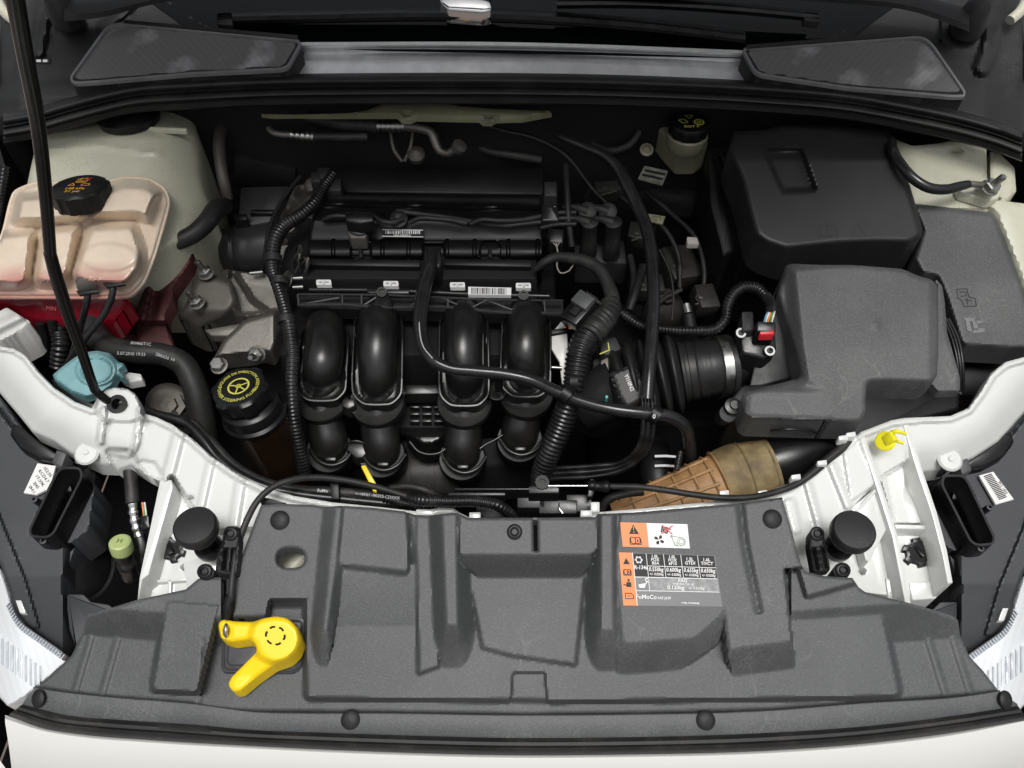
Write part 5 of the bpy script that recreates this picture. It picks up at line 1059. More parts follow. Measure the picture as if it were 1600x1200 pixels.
tube('conduit', [(520, 272, -.12), (506, 292, -.115), (490, 318, -.105), (468, 338, -.1), (445, 352, -.095), (432, 370, -.09), (426, 395, -.09), (426, 420, -.09), (434, 445, -.085), (442, 470, -.08), (452, 510, -.075), (457, 550, -.075), (456, 600, -.085), (459, 650, -.1), (466, 690, -.12), (472, 720, -.14), (478, 745, -.16)], [8, 8.5, 9.5, 10.5, 11.5, 12, 12, 11, 10, 10.5, 11, 11, 10.5, 10.5, 10.5, 10.5, 11], M_corr, lhn, corr=.0048, depth=.12, seg=14)
for (u, v, h) in ((427, 405, -.09), (437, 440, -.086), (448, 500, -.077)):
    a = QV(u, v - 5, h); b = QV(u, v + 5, h); tube('tape_wrap', [a, b], [.0118, .0118], M_hosed, lhn, world=True, seg=16, n=4)
s_ = lathe('bracket_disc', Q(449, 438, -.1), Vector((-.7, -.3, .6)), [(.0135, 0), (.0135, .0015), (0, .0015)], M_steel, lhn, 24)
for v in (435, 449): tube('bolt_head', [(458, v, -.095), (474, v - 1, -.095)], 3.6, M_steel, lhn, n=4, seg=8)
for k in range(9):
    a = random.Random(k); u, v = 455 + a.random() * 22, 385 + a.random() * 32
    tube('plug_wire', [(u, v, -.115), (u + 8, v - 6, -.1), (u + 14 * a.random(), v + 10, -.11)], 2, M_hosed if k % 3 else M_alu, lhn, seg=6)
mc = thing('main_conduit', 'thick black corrugated main wiring conduit right of the intake runners', 'conduit', Q(900, 600, -.05))
tube('conduit', [(958, 472, -.06), (950, 490, -.05), (935, 505, -.045), (916, 528, -.04), (906, 550, -.04), (901, 575, -.045), (897, 600, -.05), (888, 630, -.06), (878, 660, -.075), (866, 690, -.09), (854, 718, -.11), (846, 742, -.13), (842, 756, -.14)], [13, 18, 20, 21, 21, 20, 18, 19, 20, 19, 18, 17, 16], M_corr, mc, corr=.0056, depth=.13, seg=20)
for i in range(5):
    a = QV(938 - i * 9, 503 + i * 10, -.045); b = QV(936 - i * 9, 506 + i * 10, -.045)
tube('taped_part', [(955, 475, -.058), (948, 492, -.048), (934, 508, -.043), (920, 526, -.038)], [16, 20, 21.5, 21], M_hosed, mc, wrap=.12, n=60, seg=20)
tube('tie_band', [(905, 598, -.048), (893, 598, -.05)], [20, 20], M_blk, mc, n=4)
T('fuel_line', [(866, 208, -.09), (885, 217, -.08), (915, 230, -.075), (945, 243, -.07), (965, 262, -.07), (980, 290, -.07), (995, 320, -.07), (1008, 350, -.065), (1016, 385, -.06), (1020, 430, -.05), (1021, 480, -.045), (1018, 530, -.04), (1014, 580, -.035), (1011, 625, -.035)], [6, 7, 7, 7.5, 9, 10, 10, 10, 10, 10, 10.5, 10.5, 10.5, 10.5], M_hose, 'long glossy black pipe dropping vertically right of the engine', 'pipe', seg=20)
br = thing('braided_hoses', 'pair of black braided lines running from the vertical pipe down to the front', 'hose', Q(1000, 700, -.05))
for d in (-7, 1, 9): tube('braid', [(1011 + d, 628, -.035), (1012 + d, 660, -.045), (1008 + d, 690, -.06), (994 + d, 712, -.08), (970 + d * .5, 728 + d * .6, -.1), (930, 735 + d, -.11), (880, 738 + d, -.12), (850, 740 + d, -.13)], 4.3, M_corr, br, wrap=.3, seg=8)
for k in range(5): tube('wire_end', [(1003 + k * 5, 617, -.03), (1004 + k * 5, 640, -.035)], 1.8, M_corr, br, seg=6, n=4)
T('throttle_loom', [(958, 480, -.07), (975, 492, -.07), (1000, 508, -.065), (1040, 515, -.06), (1085, 517, -.05), (1120, 513, -.045), (1133, 500, -.04), (1137, 478, -.035), (1146, 460, -.035), (1162, 449, -.035), (1180, 450, -.035), (1195, 462, -.04), (1205, 476, -.045)], [6, 7, 7, 7.5, 8, 8.5, 8.5, 9, 9.5, 10, 10, 9, 8], M_corr, 'thin corrugated conduit looping up to the air mass sensor', 'conduit', corr=.0042, depth=.18, seg=14)
T('lower_conduit', [(640, 778, .0), (655, 781, .01), (700, 783, .015), (750, 784, .015), (778, 790, .012), (795, 802, .0), (805, 815, -.02)], [8.5, 9.5, 9.5, 9.5, 9.5, 9, 8], M_corr, 'corrugated conduit lying behind the centre of the radiator cover', 'conduit', corr=.0042, depth=.16, seg=16)
T('lower_conduit', [(600, 778, -.03), (630, 786, -.03), (660, 796, -.035), (680, 805, -.05)], 7.5, M_corr, 'short corrugated conduit end under the cable by the crossmember', 'conduit', corr=.0042, depth=.2, seg=14)
T('rubber_pipe', [(610, 763, -.05), (640, 760, -.045), (670, 768, -.045), (690, 780, -.06)], 6, M_hosed, 'short printed rubber pipe arching behind the front conduit', 'hose')
T('secondary_loom', [(985, 400, -.14), (990, 430, -.13), (985, 470, -.12), (975, 500, -.12)], 5, M_hosed, 'short dull loom behind the thick conduit', 'loom', wrap=.1)
T('thin_cable', [(1030, 390, -.13), (1045, 420, -.13), (1052, 460, -.13), (1050, 500, -.14)], 2, M_blkd, 'thin dark cable hanging right of the vertical pipe', 'cable')
T('diagonal_loom', [(1005, 415, -.12), (998, 440, -.115), (990, 465, -.11), (983, 485, -.11)], 6.5, M_hosed, 'dull taped loom slanting beside the vertical pipe', 'loom', wrap=.1)
cn = thing('connector', 'square black wiring connector clipped above the thick conduit', 'connector', Q(912, 480, -.05))
box('connector_body', QV(905, 487, -.035), (.026, .042, .02), M_satin, cn, rot=(.3, 0, -.75), bev=.002); box('connector_lid', QV(912, 474, -.028), (.024, .02, .022), M_cover, cn, rot=(.3, 0, -.75), bev=.002)
box('connector_window', QV(899, 486, -.021), (.01, .012, .004), M_dark, cn, rot=(.3, 0, -.75), bev=.0008)
for k in range(4): tube('connector_rib', [(917 + k * 4.5, 455 + k * 3, -.03), (925 + k * 4.5, 470 + k * 2, -.03)], 1.8, M_blkd, cn, n=4, seg=6)
for k, m_ in enumerate((M_red, M_yel, M_paper)): tube('wire', [(884 + k * 1.5, 496, -.045), (887 + k * 2, 504, -.045), (889 + k * 2, 514, -.05)], 1, m_, cn, n=8, seg=6)
bk = thing('silver_bracket', 'bright zinc sheet metal bracket beside the thick conduit', 'bracket', Q(880, 560, -.08))
M_zinc = mat('zinc_sheet', (.5, .5, .47), .42, metal=.3, mot=.15, ms=40)
prism('bracket_plate', [(862, 520), (877, 502), (886, 512), (887, 540), (893, 560), (893, 600), (878, 600), (874, 565), (862, 545)], -.075, .003, M_zinc, bk, .0006); prism('dark_strip', [(861, 515), (886, 512), (887, 518), (862, 522)], -.07, .004, M_blk, bk, .0005)
tube('bracket_screw', [(862, 574, -.07), (878, 575, -.07)], 2.6, M_steel, bk, n=4)
# engine rear clutter
ac = thing('air_conditioning_pipes', 'dull metal air conditioning pipes with crimped ends in front of the firewall', 'pipe', Q(600, 215, -.1))
tube('suction_pipe', [(700, 240, -.12), (688, 237, -.115), (680, 222, -.11), (674, 207, -.105), (655, 200, -.1), (630, 197, -.1)], [5, 6, 7, 7.5, 7.5, 8], M_alu, ac, seg=16)
tube('crimp', [(632, 197, -.1), (590, 197, -.1)], [10, 10], M_steel, ac, corr=.007, depth=.18, seg=18)
tube('rubber_section', [(590, 197, -.1), (530, 192, -.1), (480, 183, -.1)], [11, 11, 10], M_hosed, ac, seg=18)
tube('liquid_pipe', [(420, 200, -.1), (425, 206, -.1), (440, 210, -.1), (455, 211, -.1)], 5, M_alu, ac); tube('crimp', [(455, 211, -.1), (492, 214, -.1)], [7, 8], M_steel, ac, corr=.007, depth=.2, seg=16); tube('rubber_section', [(492, 214, -.1), (575, 214, -.1)], [7, 7], M_hosed, ac)
lathe('port_cap', Q(716, 231, -.105), Vector((.5, -.2, .8)), [(.009, -.004), (.0105, 0), (.0105, .006), (0, .007)], M_alu, ac, 20); tube('port_stub', [(700, 240, -.12), (712, 233, -.11)], 6, M_alu, ac, n=5)
tube('bracket_leg', [(610, 206, -.12), (616, 235, -.13), (628, 252, -.14)], 3, M_alud, ac); tube('bracket_leg', [(645, 206, -.12), (640, 235, -.13), (632, 252, -.14)], 3, M_alud, ac)
o = lathe('expansion_valve', Q(650, 240, -.13), (0, -.4, 1), [(.012, -.01), (.013, 0), (.007, .006), (0, .008)], M_alud, None, 20); tag(o, 'dull round valve below the crimped air conditioning pipe', 'valve')
T('firewall_hose', [(350, 190, -.13), (343, 215, -.12), (344, 250, -.12), (350, 285, -.13), (356, 310, -.15)], [9, 9.5, 9.5, 9, 8], M_alud, 'mottled grey pipe dropping between strut tower and engine', 'pipe')
o = box('firewall_plate', QV(415, 270, -.2), (.09, .02, .05), M_blkd, None, rot=(0, .3, 0)); tag(o, 'dark grey plate behind the timing cover', 'plate')
bf = thing('brake_fluid_reservoir', 'brake fluid reservoir with black cap printed in yellow under the cowl edge', 'reservoir', Q(1080, 210, -.12))
ctb = QV(1078, 190, -.075); axb = Vector((0, .02, 1))
cb_ = lathe('cap', ctb, axb, [(.024, -.02), (.027, -.016), (.0275, -.003), (.026, 0), (0, 0)], M_blk, bf, 60, ribs=10, ribd=.04, ribz=(-.03, -.004))
M_ivory = mat('ivory_plastic', (.2, .19, .13), .4, sss=.2, mot=.1)
lathe('neck', ctb, axb, [(.026, -.04), (.0295, -.03), (.029, -.02), (.027, -.018)], M_ivory, bf, 32)
prism('tank', rnd([(1020, 168), (1045, 168), (1055, 200), (1100, 205), (1108, 222), (1090, 236), (1062, 236), (1040, 212), (1024, 190)], 5), -.12, .04, M_ivory, bf, .004)
lathe('side_port', Q(1010, 235, -.13), (0, -.6, 1), [(.008, 0), (.01, .003), (.006, .004), (.005, .001), (0, .001)], M_ivory, bf, 18)
on_disc(ctb, axb, (1, 0, 0), 'DOT 4', .007, M_yprint, cb_, 0, -.014, .02)
cir2 = lambda x, y, r, n=12: [(x + r * math.cos(a), y + r * math.sin(a)) for a in np.linspace(0, 2 * math.pi, n + 1)]
disc_polys(ctb, axb, (1, 0, 0), seg_poly(cir2(.012, -.003, .0065), .0022, 1) + seg_poly(cir2(.012, -.003, .0025), .0014, 1) + seg_poly([(-.016, .002), (-.01, -.006), (-.003, -.003), (-.009, .005), (-.016, .002)], .0014, 1) + seg_poly([(-.006, .014), (0, .006), (.006, .014), (-.006, .014)], .0012, 1), M_yprint, cb_, 'symbols', .0012)
wl = thing('small_warning_label', 'small grey printed label deep behind the vertical pipe', 'label', Q(1020, 275, -.2)); ll = flat('label', [[(1007, 259), (1044, 267), (1035, 289), (997, 279)]], -.14, mat('grimy_label', (.16, .16, .13), .6, mot=.5, ms=120), wl, th=.002)
flat('label_print', [[(1008, 264), (1040, 271), (1039, 274), (1007, 267)], [(1004, 271), (1036, 278), (1035, 281), (1003, 274)]], -.1392, M_ink, ll)
o = prism('white_tag', [(1073, 369), (1090, 370), (1093, 381), (1074, 381)], -.11, .008, M_paper if False else mat('dull_white_plastic', (.42, .4, .36), .6), None, .002); tag(o, 'small dull white plastic tag left of the battery cover', 'tag')
o = tube('bright_ferrule', [(1072, 476, -.12), (1075, 490, -.12)], [7.5, 8], M_steel, seg=16, n=4); tag(o, 'bright metal ferrule standing behind the intake bellows', 'ferrule')
o = tube('dark_pipe', [(1075, 490, -.12), (1080, 520, -.13)], [9, 11], M_blkd, n=6); tag(o, 'dark plug below the bright metal ferrule', 'plug')
o = prism('checker_label', [(1008, 333), (1040, 338), (1035, 350), (1018, 346)], -.15, .002, mat('dull_olive_foil', (.2, .2, .12), .5, mot=.8, ms=200), None, 0); tag(o, 'small patterned foil label deep beside the vertical pipe', 'label')
# throttle body
tb = thing('throttle', 'dark throttle body with yellow edged sensor label beside the conduit', 'throttle', Q(940, 560, -.12))
prism('throttle_casting', rnd([(925, 560), (965, 548), (985, 570), (975, 620), (930, 625)], 6), -.1, .08, M_blkd, tb, .004)
prism('metal_pad', [(938, 563), (952, 556), (960, 574), (950, 581), (940, 577)], -.085, .02, M_alu, tb, .002)
prism('sensor_box', rnd([(938, 530), (962, 525), (972, 545), (950, 556), (938, 552)], 4), -.08, .03, M_blkd, tb, .002)
flat('yellow_edge', seg_poly([(937, 553), (952, 547), (950, 535)], 1.6, 1), -.0785, M_yprint, tb)
# ---------------------------------------------------------------- intake bellows
bl_ = thing('intake_bellows', 'large ribbed black rubber intake bellows with a bright metal clamp', 'hose', Q(1020, 610, -.12))
def bellows():
    P = [(905, 640, -.13), (930, 625, -.12), (960, 608, -.11), (985, 600, -.105), (1010, 594, -.1), (1035, 588, -.095), (1060, 583, -.09), (1085, 579, -.085), (1105, 576, -.08), (1120, 574, -.08)]
    W = np.array([Q(*p) for p in P]); X = catmull(W, 200); L = np.linspace(0, 1, 200)
    R = np.interp(L, [0, .1, .25, .4, .7, .76, 1], [.03, .034, .038, .046, .047, .04, .036]) * .86 / .86
    m = (L > .3) & (L < .76); ph = (L - .3) / .46 * 5; R = R + np.where(m, .018 * np.abs(np.sin(ph * math.pi)) ** .9 - .010, 0); R -= np.where((L > .78) & (L < .93), .0012 * (np.sin((L - .78) * 90) > .2), 0)
    return tube('bellows', list(X), list(R), M_rubb, bl_, world=True, seg=44, n=200, ang=50)
M_rubb = mat('bellows_rubber', (.016, .016, .016), .42, spec=.4, mot=.25, ms=20, bump=.2, dust=.18, dcol=(.16, .15, .14), ds=18)
bellows()
c1, c2 = QV(1119, 574.5, -.08), QV(1133, 573, -.08); tube('clamp', [c1, c2], [.0405, .0405], M_steel, bl_, world=True, seg=40, n=4, ang=40)
tube('bellows_end', [QV(1133, 573, -.08), QV(1141, 572, -.08)], [.0415, .0415], M_rubb, bl_, world=True, seg=40, n=4)
cv = sheet('boot_cover', rnd([(952, 582), (990, 569), (1010, 600), (1012, 622), (978, 640), (966, 622)], 5), lambda X, Y, sd: -.052 + .003 * ss((5 - sd) / 3), M_rubb, bl_, st=3, skirt=.02)
txt('lettering', 'YI10N2', 983, 598, -.0512, 9, M_paper, cv, rot=-68, bold=.01); flat('green_dot', [oval(948, 620, 2.3, 2.3, 10)], -.068, mat('mint_paint', (.05, .4, .3), .5), cv, th=.01)
tube('outlet', [(1138, 573, -.08), (1170, 568, -.08), (1215, 562, -.08)], [40, 38, 38], M_blk, bl_, seg=30, n=8)
mf = thing('air_mass_sensor', 'black air mass sensor with red lock and coloured wires on the airbox outlet', 'sensor', Q(1180, 530, -.05))
prism('sensor_body', rnd([(1156, 520), (1160, 488), (1178, 486), (1180, 512), (1212, 520), (1214, 545), (1196, 560), (1160, 552)], 5), -.02, .05, M_satin, mf, .003)
prism('sensor_tower', rnd([(1159, 486), (1177, 486), (1178, 516), (1160, 518)], 3), -.008, .04, M_blkd, mf, .002)
prism('plug', rnd([(1183, 500), (1213, 502), (1212, 520), (1182, 518)], 4), .004, .03, M_satin, mf, .002)
prism('red_lock', rnd([(1187, 517), (1210, 516), (1210, 522), (1188, 523)], 2), .008, .01, M_red, mf, .001)
for (u, v) in ((1158, 520), (1203, 548)): lathe('screw_ring', Q(u, v, -.012), PN, [(.004, -.003), (.0062, -.001), (.0062, 0), (.004, .0008), (.0038, -.001), (0, -.001)], M_paper, mf, 20); lathe('screw', Q(u, v, -.0118), PN, [(.0036, 0), (.0034, .002), (.0015, .0022), (0, .0012)], M_blk, mf, 16)
for k, m_ in enumerate((M_lblue, M_paper, M_orange, M_wiregreen, M_paper)): tube('wire', [(1194 + k * 3, 503, .006), (1196 + k * 3, 496, .01), (1203 + k * 2, 484, .0)], 1.3, m_, mf, seg=6, n=8)
tube('taped_wires', [(1202, 492, .003), (1205, 478, -.005), (1197, 462, -.01)], [7, 9, 8], M_corr, mf, n=14)

# ---------------------------------------------------------------- dim things in the depth behind and right of the engine
M_dim = mat('grimy_dark_metal', (.03, .029, .027), .5, mot=.4, ms=30, bump=.5, bs=400, dust=.3, dcol=(.08, .075, .06))
M_pad = mat('insulation_pad', (.012, .0125, .013), .85, mot=.4, ms=40, bump=1, bs=250)
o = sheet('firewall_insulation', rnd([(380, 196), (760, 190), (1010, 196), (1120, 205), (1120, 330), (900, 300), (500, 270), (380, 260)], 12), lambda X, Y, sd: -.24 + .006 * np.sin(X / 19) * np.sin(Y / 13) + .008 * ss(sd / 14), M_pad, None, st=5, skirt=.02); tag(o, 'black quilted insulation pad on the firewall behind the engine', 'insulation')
def DT(name, pts, r, m, label, cat, **k):
    o = tube(name, pts, r, m, **k); tag(o, label, cat); return o
DT('brake_pipe', [(760, 196, -.12), (790, 205, -.12), (830, 214, -.13), (880, 240, -.15), (930, 300, -.17), (960, 330, -.19)], 2.6, M_dim, 'thin dark brake pipe running along the firewall to the right', 'pipe')
DT('vacuum_hose', [(1000, 205, -.12), (985, 225, -.13), (960, 235, -.14), (930, 225, -.15), (905, 205, -.15)], 6, M_hosed, 'dark vacuum hose curving under the cowl left of the brake fluid reservoir', 'hose')
DT('heater_pipe', [(730, 215, -.16), (760, 235, -.16), (800, 242, -.16), (845, 250, -.17)], 7, M_dim, 'dark heater pipe low behind the cam cover', 'pipe')
DT('gear_cable', [(960, 300, -.2), (1000, 330, -.19), (1040, 360, -.18), (1060, 400, -.18), (1062, 450, -.19)], 4, M_hosed, 'dull gear cable dropping between engine and battery tray', 'cable')
DT('gear_cable', [(1010, 300, -.2), (1050, 335, -.19), (1085, 370, -.18), (1100, 420, -.18), (1095, 480, -.19)], 4, M_hosed, 'second gear cable nearer to the battery tray', 'cable')
for k, (u, v, h, sx, sy, sz, rz, l) in enumerate(((870, 215, -.16, .05, .03, .03, .2, 'dark bracket under the cowl edge above the coil pack'), (1000, 180, -.13, .03, .02, .02, .1, 'small dark block beside the neck of the brake fluid reservoir'), (1060, 420, -.22, .05, .06, .04, .3, 'dark gearbox bracket between vertical pipe and battery tray'),
      (1000, 370, -.2, .04, .03, .03, -.2, 'dark clamp block behind the vertical pipe'), (950, 300, -.19, .05, .02, .03, .3, 'dark housing behind the coil pack'), (1100, 470, -.17, .03, .04, .03, .2, 'dark block behind the looping conduit'), (1010, 450, -.17, .045, .03, .03, .1, 'dark metal lug left of the bright ferrule'))):
    t = thing('bracket', l, 'bracket', Q(u, v, h - .02)); box('bracket_body', QV(u, v, h), (sx, sy, sz), M_dim, t, rot=(.2, .1, rz), bev=.003); lathe('bolt_head', Q(u - 6, v - 4, h + sz * .5), (0, -.3, 1), [(.007, 0), (.007, .002), (.005, .002), (.005, .006), (0, .007)], M_dim, t, 12)
    tube('bracket_rib', [(u - 14, v + 6, h + sz * .5), (u + 14, v - 2, h + sz * .5)], 2.4, M_dim, t, n=6, seg=8)
t = thing('gear_selector', 'dark gear selector tower with levers on top of the gearbox', 'lever', Q(1040, 470, -.22)); lathe('tower', Q(1040, 470, -.18), (0, -.2, 1), [(.03, -.04), (.028, -.01), (.02, 0), (.012, .006), (.012, .014), (0, .015)], M_dim, t, 24); tube('lever', [(1040, 465, -.16), (1066, 452, -.15)], 4, M_dim, t, n=6); tube('lever', [(1040, 465, -.16), (1020, 480, -.155)], 4, M_dim, t, n=6)
t = thing('alternator', 'dark alternator housing low beneath the intake runners', 'alternator', Q(700, 745, -.3)); tube('housing', [(600, 738, -.27), (720, 738, -.27)], [38, 38], M_dim, t, n=12, seg=26); tube('housing_rib', [(640, 738, -.27), (646, 738, -.27)], [40, 40], M_dim, t, n=4, seg=26); tube('housing_rib', [(676, 738, -.27), (682, 738, -.27)], [40, 40], M_dim, t, n=4, seg=26)
# rounded duct housing to the left of the bellows
lathe('elbow', QV(925, 612, -.16), Vector((-.4, -.2, .9)), [(.05, -.05), (.056, -.02), (.054, .0), (.045, .018), (.03, .028), (0, .034)], M_rubb, bl_, 40)
tube('elbow_rim', [(966, 566, -.075), (958, 600, -.068), (970, 640, -.075)], 4, M_rubb, bl_, n=14)
# ---------------------------------------------------------------- battery cover
bc = thing('battery_cover', 'large smooth black battery cover with moulded book and warning symbols', 'cover', Q(1300, 380, -.15))
BO = [(1138, 232), (1146, 206), (1203, 202), (1215, 196), (1385, 196), (1394, 215), (1402, 240), (1422, 290), (1430, 318), (1442, 360), (1440, 370), (1421, 381), (1370, 380), (1310, 382), (1228, 391), (1196, 380), (1180, 368), (1172, 340), (1158, 280)]
BOr = rnd(BO, 6)
M_bat = mat('battery_cover_plastic', (.019, .0193, .0195), .4, spec=.4, mot=.1, ms=10, bump=.25, bs=1400, dust=.1, ds=10, dcol=(.14, .14, .13))
BK_ = [[(1275, 355), (1279, 371), (1293, 369), (1311, 371), (1309, 355)], [(1280, 352), (1284, 368), (1295, 367), (1307, 367), (1304, 352), (1293, 352), (1280, 352)], [(1293, 352), (1295, 367)], [(1299, 356), (1301, 363)], [(1333, 368), (1341, 349), (1352, 368)], [(1334, 369.5), (1360, 369.5)]]
def hbat(X, Y, sd):
    h = -.022 + .0 * X - .05 * np.clip((250 - Y) / 90, 0, 1)
    h -= .015 * lin(1 + sdf([(1200, 238), (1249, 237), (1255, 252), (1270, 294), (1226, 295), (1218, 280), (1210, 262)], X, Y) / 7)
    return h
bcov = sheet('cover', BOr, hbat, M_bat, bc, st=2.6, skirt=.052, edge=.007, edge_px=9, ang=50)
M_mark = mat('painted_relief_shade', (.012, .012, .012), .4)  # darker tone painted in for the relief shading of the moulded symbols
flat('moulded_symbol', [q for l in BK_[:4] for q in seg_poly(l, 1.5, 1)], -.0216, M_mark, bcov, th=.0002); flat('moulded_symbol', [q for l in BK_[4:] for q in seg_poly(l, 1.5, 1)], -.0216, M_mark, bcov, th=.0002)
prism('grip_tab', [(1206, 260), (1242, 259), (1245, 270), (1210, 271)], -.038, .006, M_bat, bcov, .0008)
prism('lower_tray', rnd([(1120, 235), (1165, 300), (1180, 380), (1230, 404), (1440, 392), (1440, 420), (1228, 428), (1160, 400)], 5), -.1, .12, M_blk, bc, .004)
sheet('terminal_pad', rnd([(1210, 205), (1225, 214), (1262, 218), (1264, 224), (1226, 226), (1208, 214)], 3), lambda X, Y, sd: -.05 + 0 * X, M_alud, bc, st=4, skirt=.004)
sd_ = thing('battery_side_panel', 'dark plastic battery tray side left of the battery cover', 'tray', Q(1120, 330, -.25))
prism('tray_side', rnd([(1105, 230), (1140, 225), (1160, 290), (1180, 380), (1130, 400), (1110, 320)], 6), -.12, .2, M_blk, sd_, .004)
# ---------------------------------------------------------------- fuse box lid
fb = thing('fuse_box', 'grey speckled fuse box lid beside the battery cover, with moulded symbols', 'fuse box', Q(1520, 500, -.15))
FO = rnd([(1424, 318), (1446, 320), (1490, 325), (1552, 333), (1558, 342), (1598, 445), (1612, 500), (1612, 545), (1580, 545), (1508, 541), (1500, 534), (1480, 470), (1470, 445), (1464, 432), (1440, 428), (1428, 405), (1436, 380), (1442, 360)], [3, 3, 3, 6, 4, 3, 3, 3, 3, 8, 3, 3, 6, 6, 6, 3, 3, 3])
def hfb(X, Y, sd):
    h = -.05 + .002 * lin(sd / 6)
    return h
fl = sheet('lid', FO, hfb, M_lid, fb, st=2.8, skirt=.03, edge=.005, edge_px=6, ang=50)
flat('moulded_symbol', [q for l in ([(1495, 452), (1511, 451), (1514, 464), (1524, 466), (1526, 478), (1507, 479), (1502, 468), (1497, 466), (1495, 452)], [(1499, 456), (1509, 456), (1510, 462), (1501, 463)], [(1507, 468), (1519, 470)], [(1511, 466), (1512, 476)]) for q in seg_poly(l, 1.4, 1)], -.0476, M_mark, fl, th=.0002)
flat('moulded_symbol', [[(1505, 496), (1522, 497), (1523, 502), (1509, 502)], [(1509, 502), (1515, 502), (1519, 519), (1511, 516)], [(1523, 501), (1533, 501), (1534, 505), (1526, 506)], [(1523, 513), (1538, 513), (1539, 518), (1530, 520), (1519, 520)], [(1519, 502), (1526, 501), (1529, 516), (1522, 516)]], -.0472, mat('painted_relief_grey', (.16, .165, .165), .5), fl, th=.0006)  # lighter grey of this symbol paints in the shading of its relief
prism('fuse_body', rnd([(1440, 400), (1490, 520), (1508, 553), (1640, 560), (1640, 620), (1500, 620), (1450, 500)], 4), -.11, .15, M_blk, fb, .004)
# ---------------------------------------------------------------- air filter box
ab = thing('air_filter_box', 'grey dusty air filter box lid with a notched front corner, below the battery cover', 'air box', Q(1340, 600, -.15))
AO = rnd([(1226, 416), (1236, 412), (1285, 414), (1330, 414), (1410, 420), (1434, 431), (1457, 437), (1466, 450), (1466, 480), (1466, 540), (1464, 590), (1452, 597), (1380, 595), (1358, 596), (1354, 602), (1352, 628), (1354, 640), (1348, 655), (1338, 660), (1300, 659), (1172, 655), (1162, 648), (1157, 622), (1166, 613), (1244, 592), (1250, 586), (1238, 540), (1216, 460)], [4, 5, 2, 2, 8, 8, 8, 6, 2, 2, 6, 6, 2, 5, 4, 4, 4, 6, 5, 2, 5, 6, 6, 5, 5, 4, 2, 4])
def hab(X, Y, sd):
    h = .004 + 0 * X
    top = [(1240, 420), (1410, 424), (1430, 436), (1454, 442), (1460, 460), (1456, 520), (1452, 590), (1264, 594), (1252, 520)]
    h -= .02 * lin(np.minimum(-sdf([(1244, 424), (1490, 400), (1490, 640), (1360, 640), (1265, 594), (1256, 540)], X, Y), 22) / 22) * np.clip((612 - Y) / 22, 0, 1)
    h += .004 * ss(1 - dline([(1168, 620), (1165, 645), (1175, 652), (1300, 656)], X, Y) / 5)
    h -= .006 * lin((X - 1452) / 12)
    h += .0012 * ss(1 - np.hypot(X - 1370, Y - 508) / 12)
    return h
sheet('lid', AO, hab, M_lid, ab, st=2.6, skirt=.035, edge=.005, edge_px=6, ang=50)
sheet('side_step', rnd([(1462, 436), (1472, 446), (1476, 470), (1480, 520), (1500, 590), (1500, 612), (1466, 614), (1452, 598), (1462, 560)], 4), lambda X, Y, sd: -.022 + 0 * X, M_lid, ab, st=3, skirt=.03, edge=.003)
sheet('front_wall', rnd([(1355, 600), (1464, 594), (1468, 612), (1500, 614), (1502, 625), (1480, 645), (1420, 650), (1368, 660), (1345, 662)], 4), lambda X, Y, sd: -.03 - .04 * np.clip((Y - 600) / 50, 0, 1), M_blk, ab, st=4, skirt=.08)
prism('lower_housing', rnd([(1142, 622), (1160, 600), (1350, 590), (1500, 600), (1500, 640), (1440, 655), (1340, 690), (1300, 680), (1165, 668), (1140, 650)], 6), -.035, .12, M_blk, ab, .004)
prism('left_wall', [(1225, 418), (1214, 462), (1236, 540), (1246, 588), (1170, 610), (1180, 560), (1200, 480)], -.04, .1, M_blk, ab, .003)
for k in range(3): tube('side_ribs', [(1474 + k * 4, 498, -.04), (1487 + k * 5, 530, -.035), (1496 + k * 4, 570, -.035), (1495 + k * 5, 612, -.05)], 2.6, M_satin, ab, seg=8)
lathe('screw_post', Q(1146, 634, -.02), PN, [(.007, -.03), (.0085, -.004), (.01, -.003), (.01, 0), (.005, .001), (.005, .006), (0, .006)], M_satin, ab, 18); lathe('grommet', Q(1138, 646, -.03), PN, [(.009, -.03), (.011, -.004), (.0105, 0), (.005, .001), (0, .001)], M_blkd, ab, 18)
tube('clip_wire', [(1205, 673, -.02), (1210, 672, -.014), (1272, 674, -.014), (1276, 676, -.02)], 2.2, M_satin, ab, seg=8)
# snorkel and brown duct
sn = tube('intake_snorkel', [(1150, 742, -.09), (1190, 728, -.085), (1230, 716, -.08), (1270, 706, -.085), (1320, 694, -.11)], [40, 42, 42, 40, 32], M_satin, seg=36); tag(sn, 'smooth black intake snorkel between air box and crossmember', 'duct')
bd = thing('brown_air_duct', 'tan brown ribbed plastic air duct stained with dust', 'duct', Q(1100, 760, -.1))
DP = [(1205, 728, -.085), (1160, 742, -.09), (1110, 760, -.095), (1060, 778, -.1), (1005, 796, -.105), (960, 810, -.11)]
DR = [47, 48, 46, 41, 34, 24]
tube('duct_body', DP, DR, M_brown, bd, seg=44, n=70, wrap=.03, flat=.95)
W_ = catmull(np.array([list(Q(*p)) + [r * mpp(*p)] for p, r in zip(DP, DR)]), 71)
def hoop(i, m, name='hoop', grow=1.05, w_=1): a = W_[i]; c = W_[i + w_]; tube(name, [Vector(a[:3]), Vector((a[:3] + c[:3]) / 2), Vector(c[:3])], [a[3] * grow * .97, a[3] * grow, a[3] * grow * .97], m, bd, world=True, seg=44, n=8)
for i in (26, 33, 41, 50, 60): hoop(i, M_brown, 'rib', 1.06)
T_ = (W_[40, :3] - W_[20, :3]); T_ /= np.linalg.norm(T_); e_1 = np.cross(T_, [0, 0, 1.]); e_1 /= np.linalg.norm(e_1); e_2 = np.cross(e_1, T_)
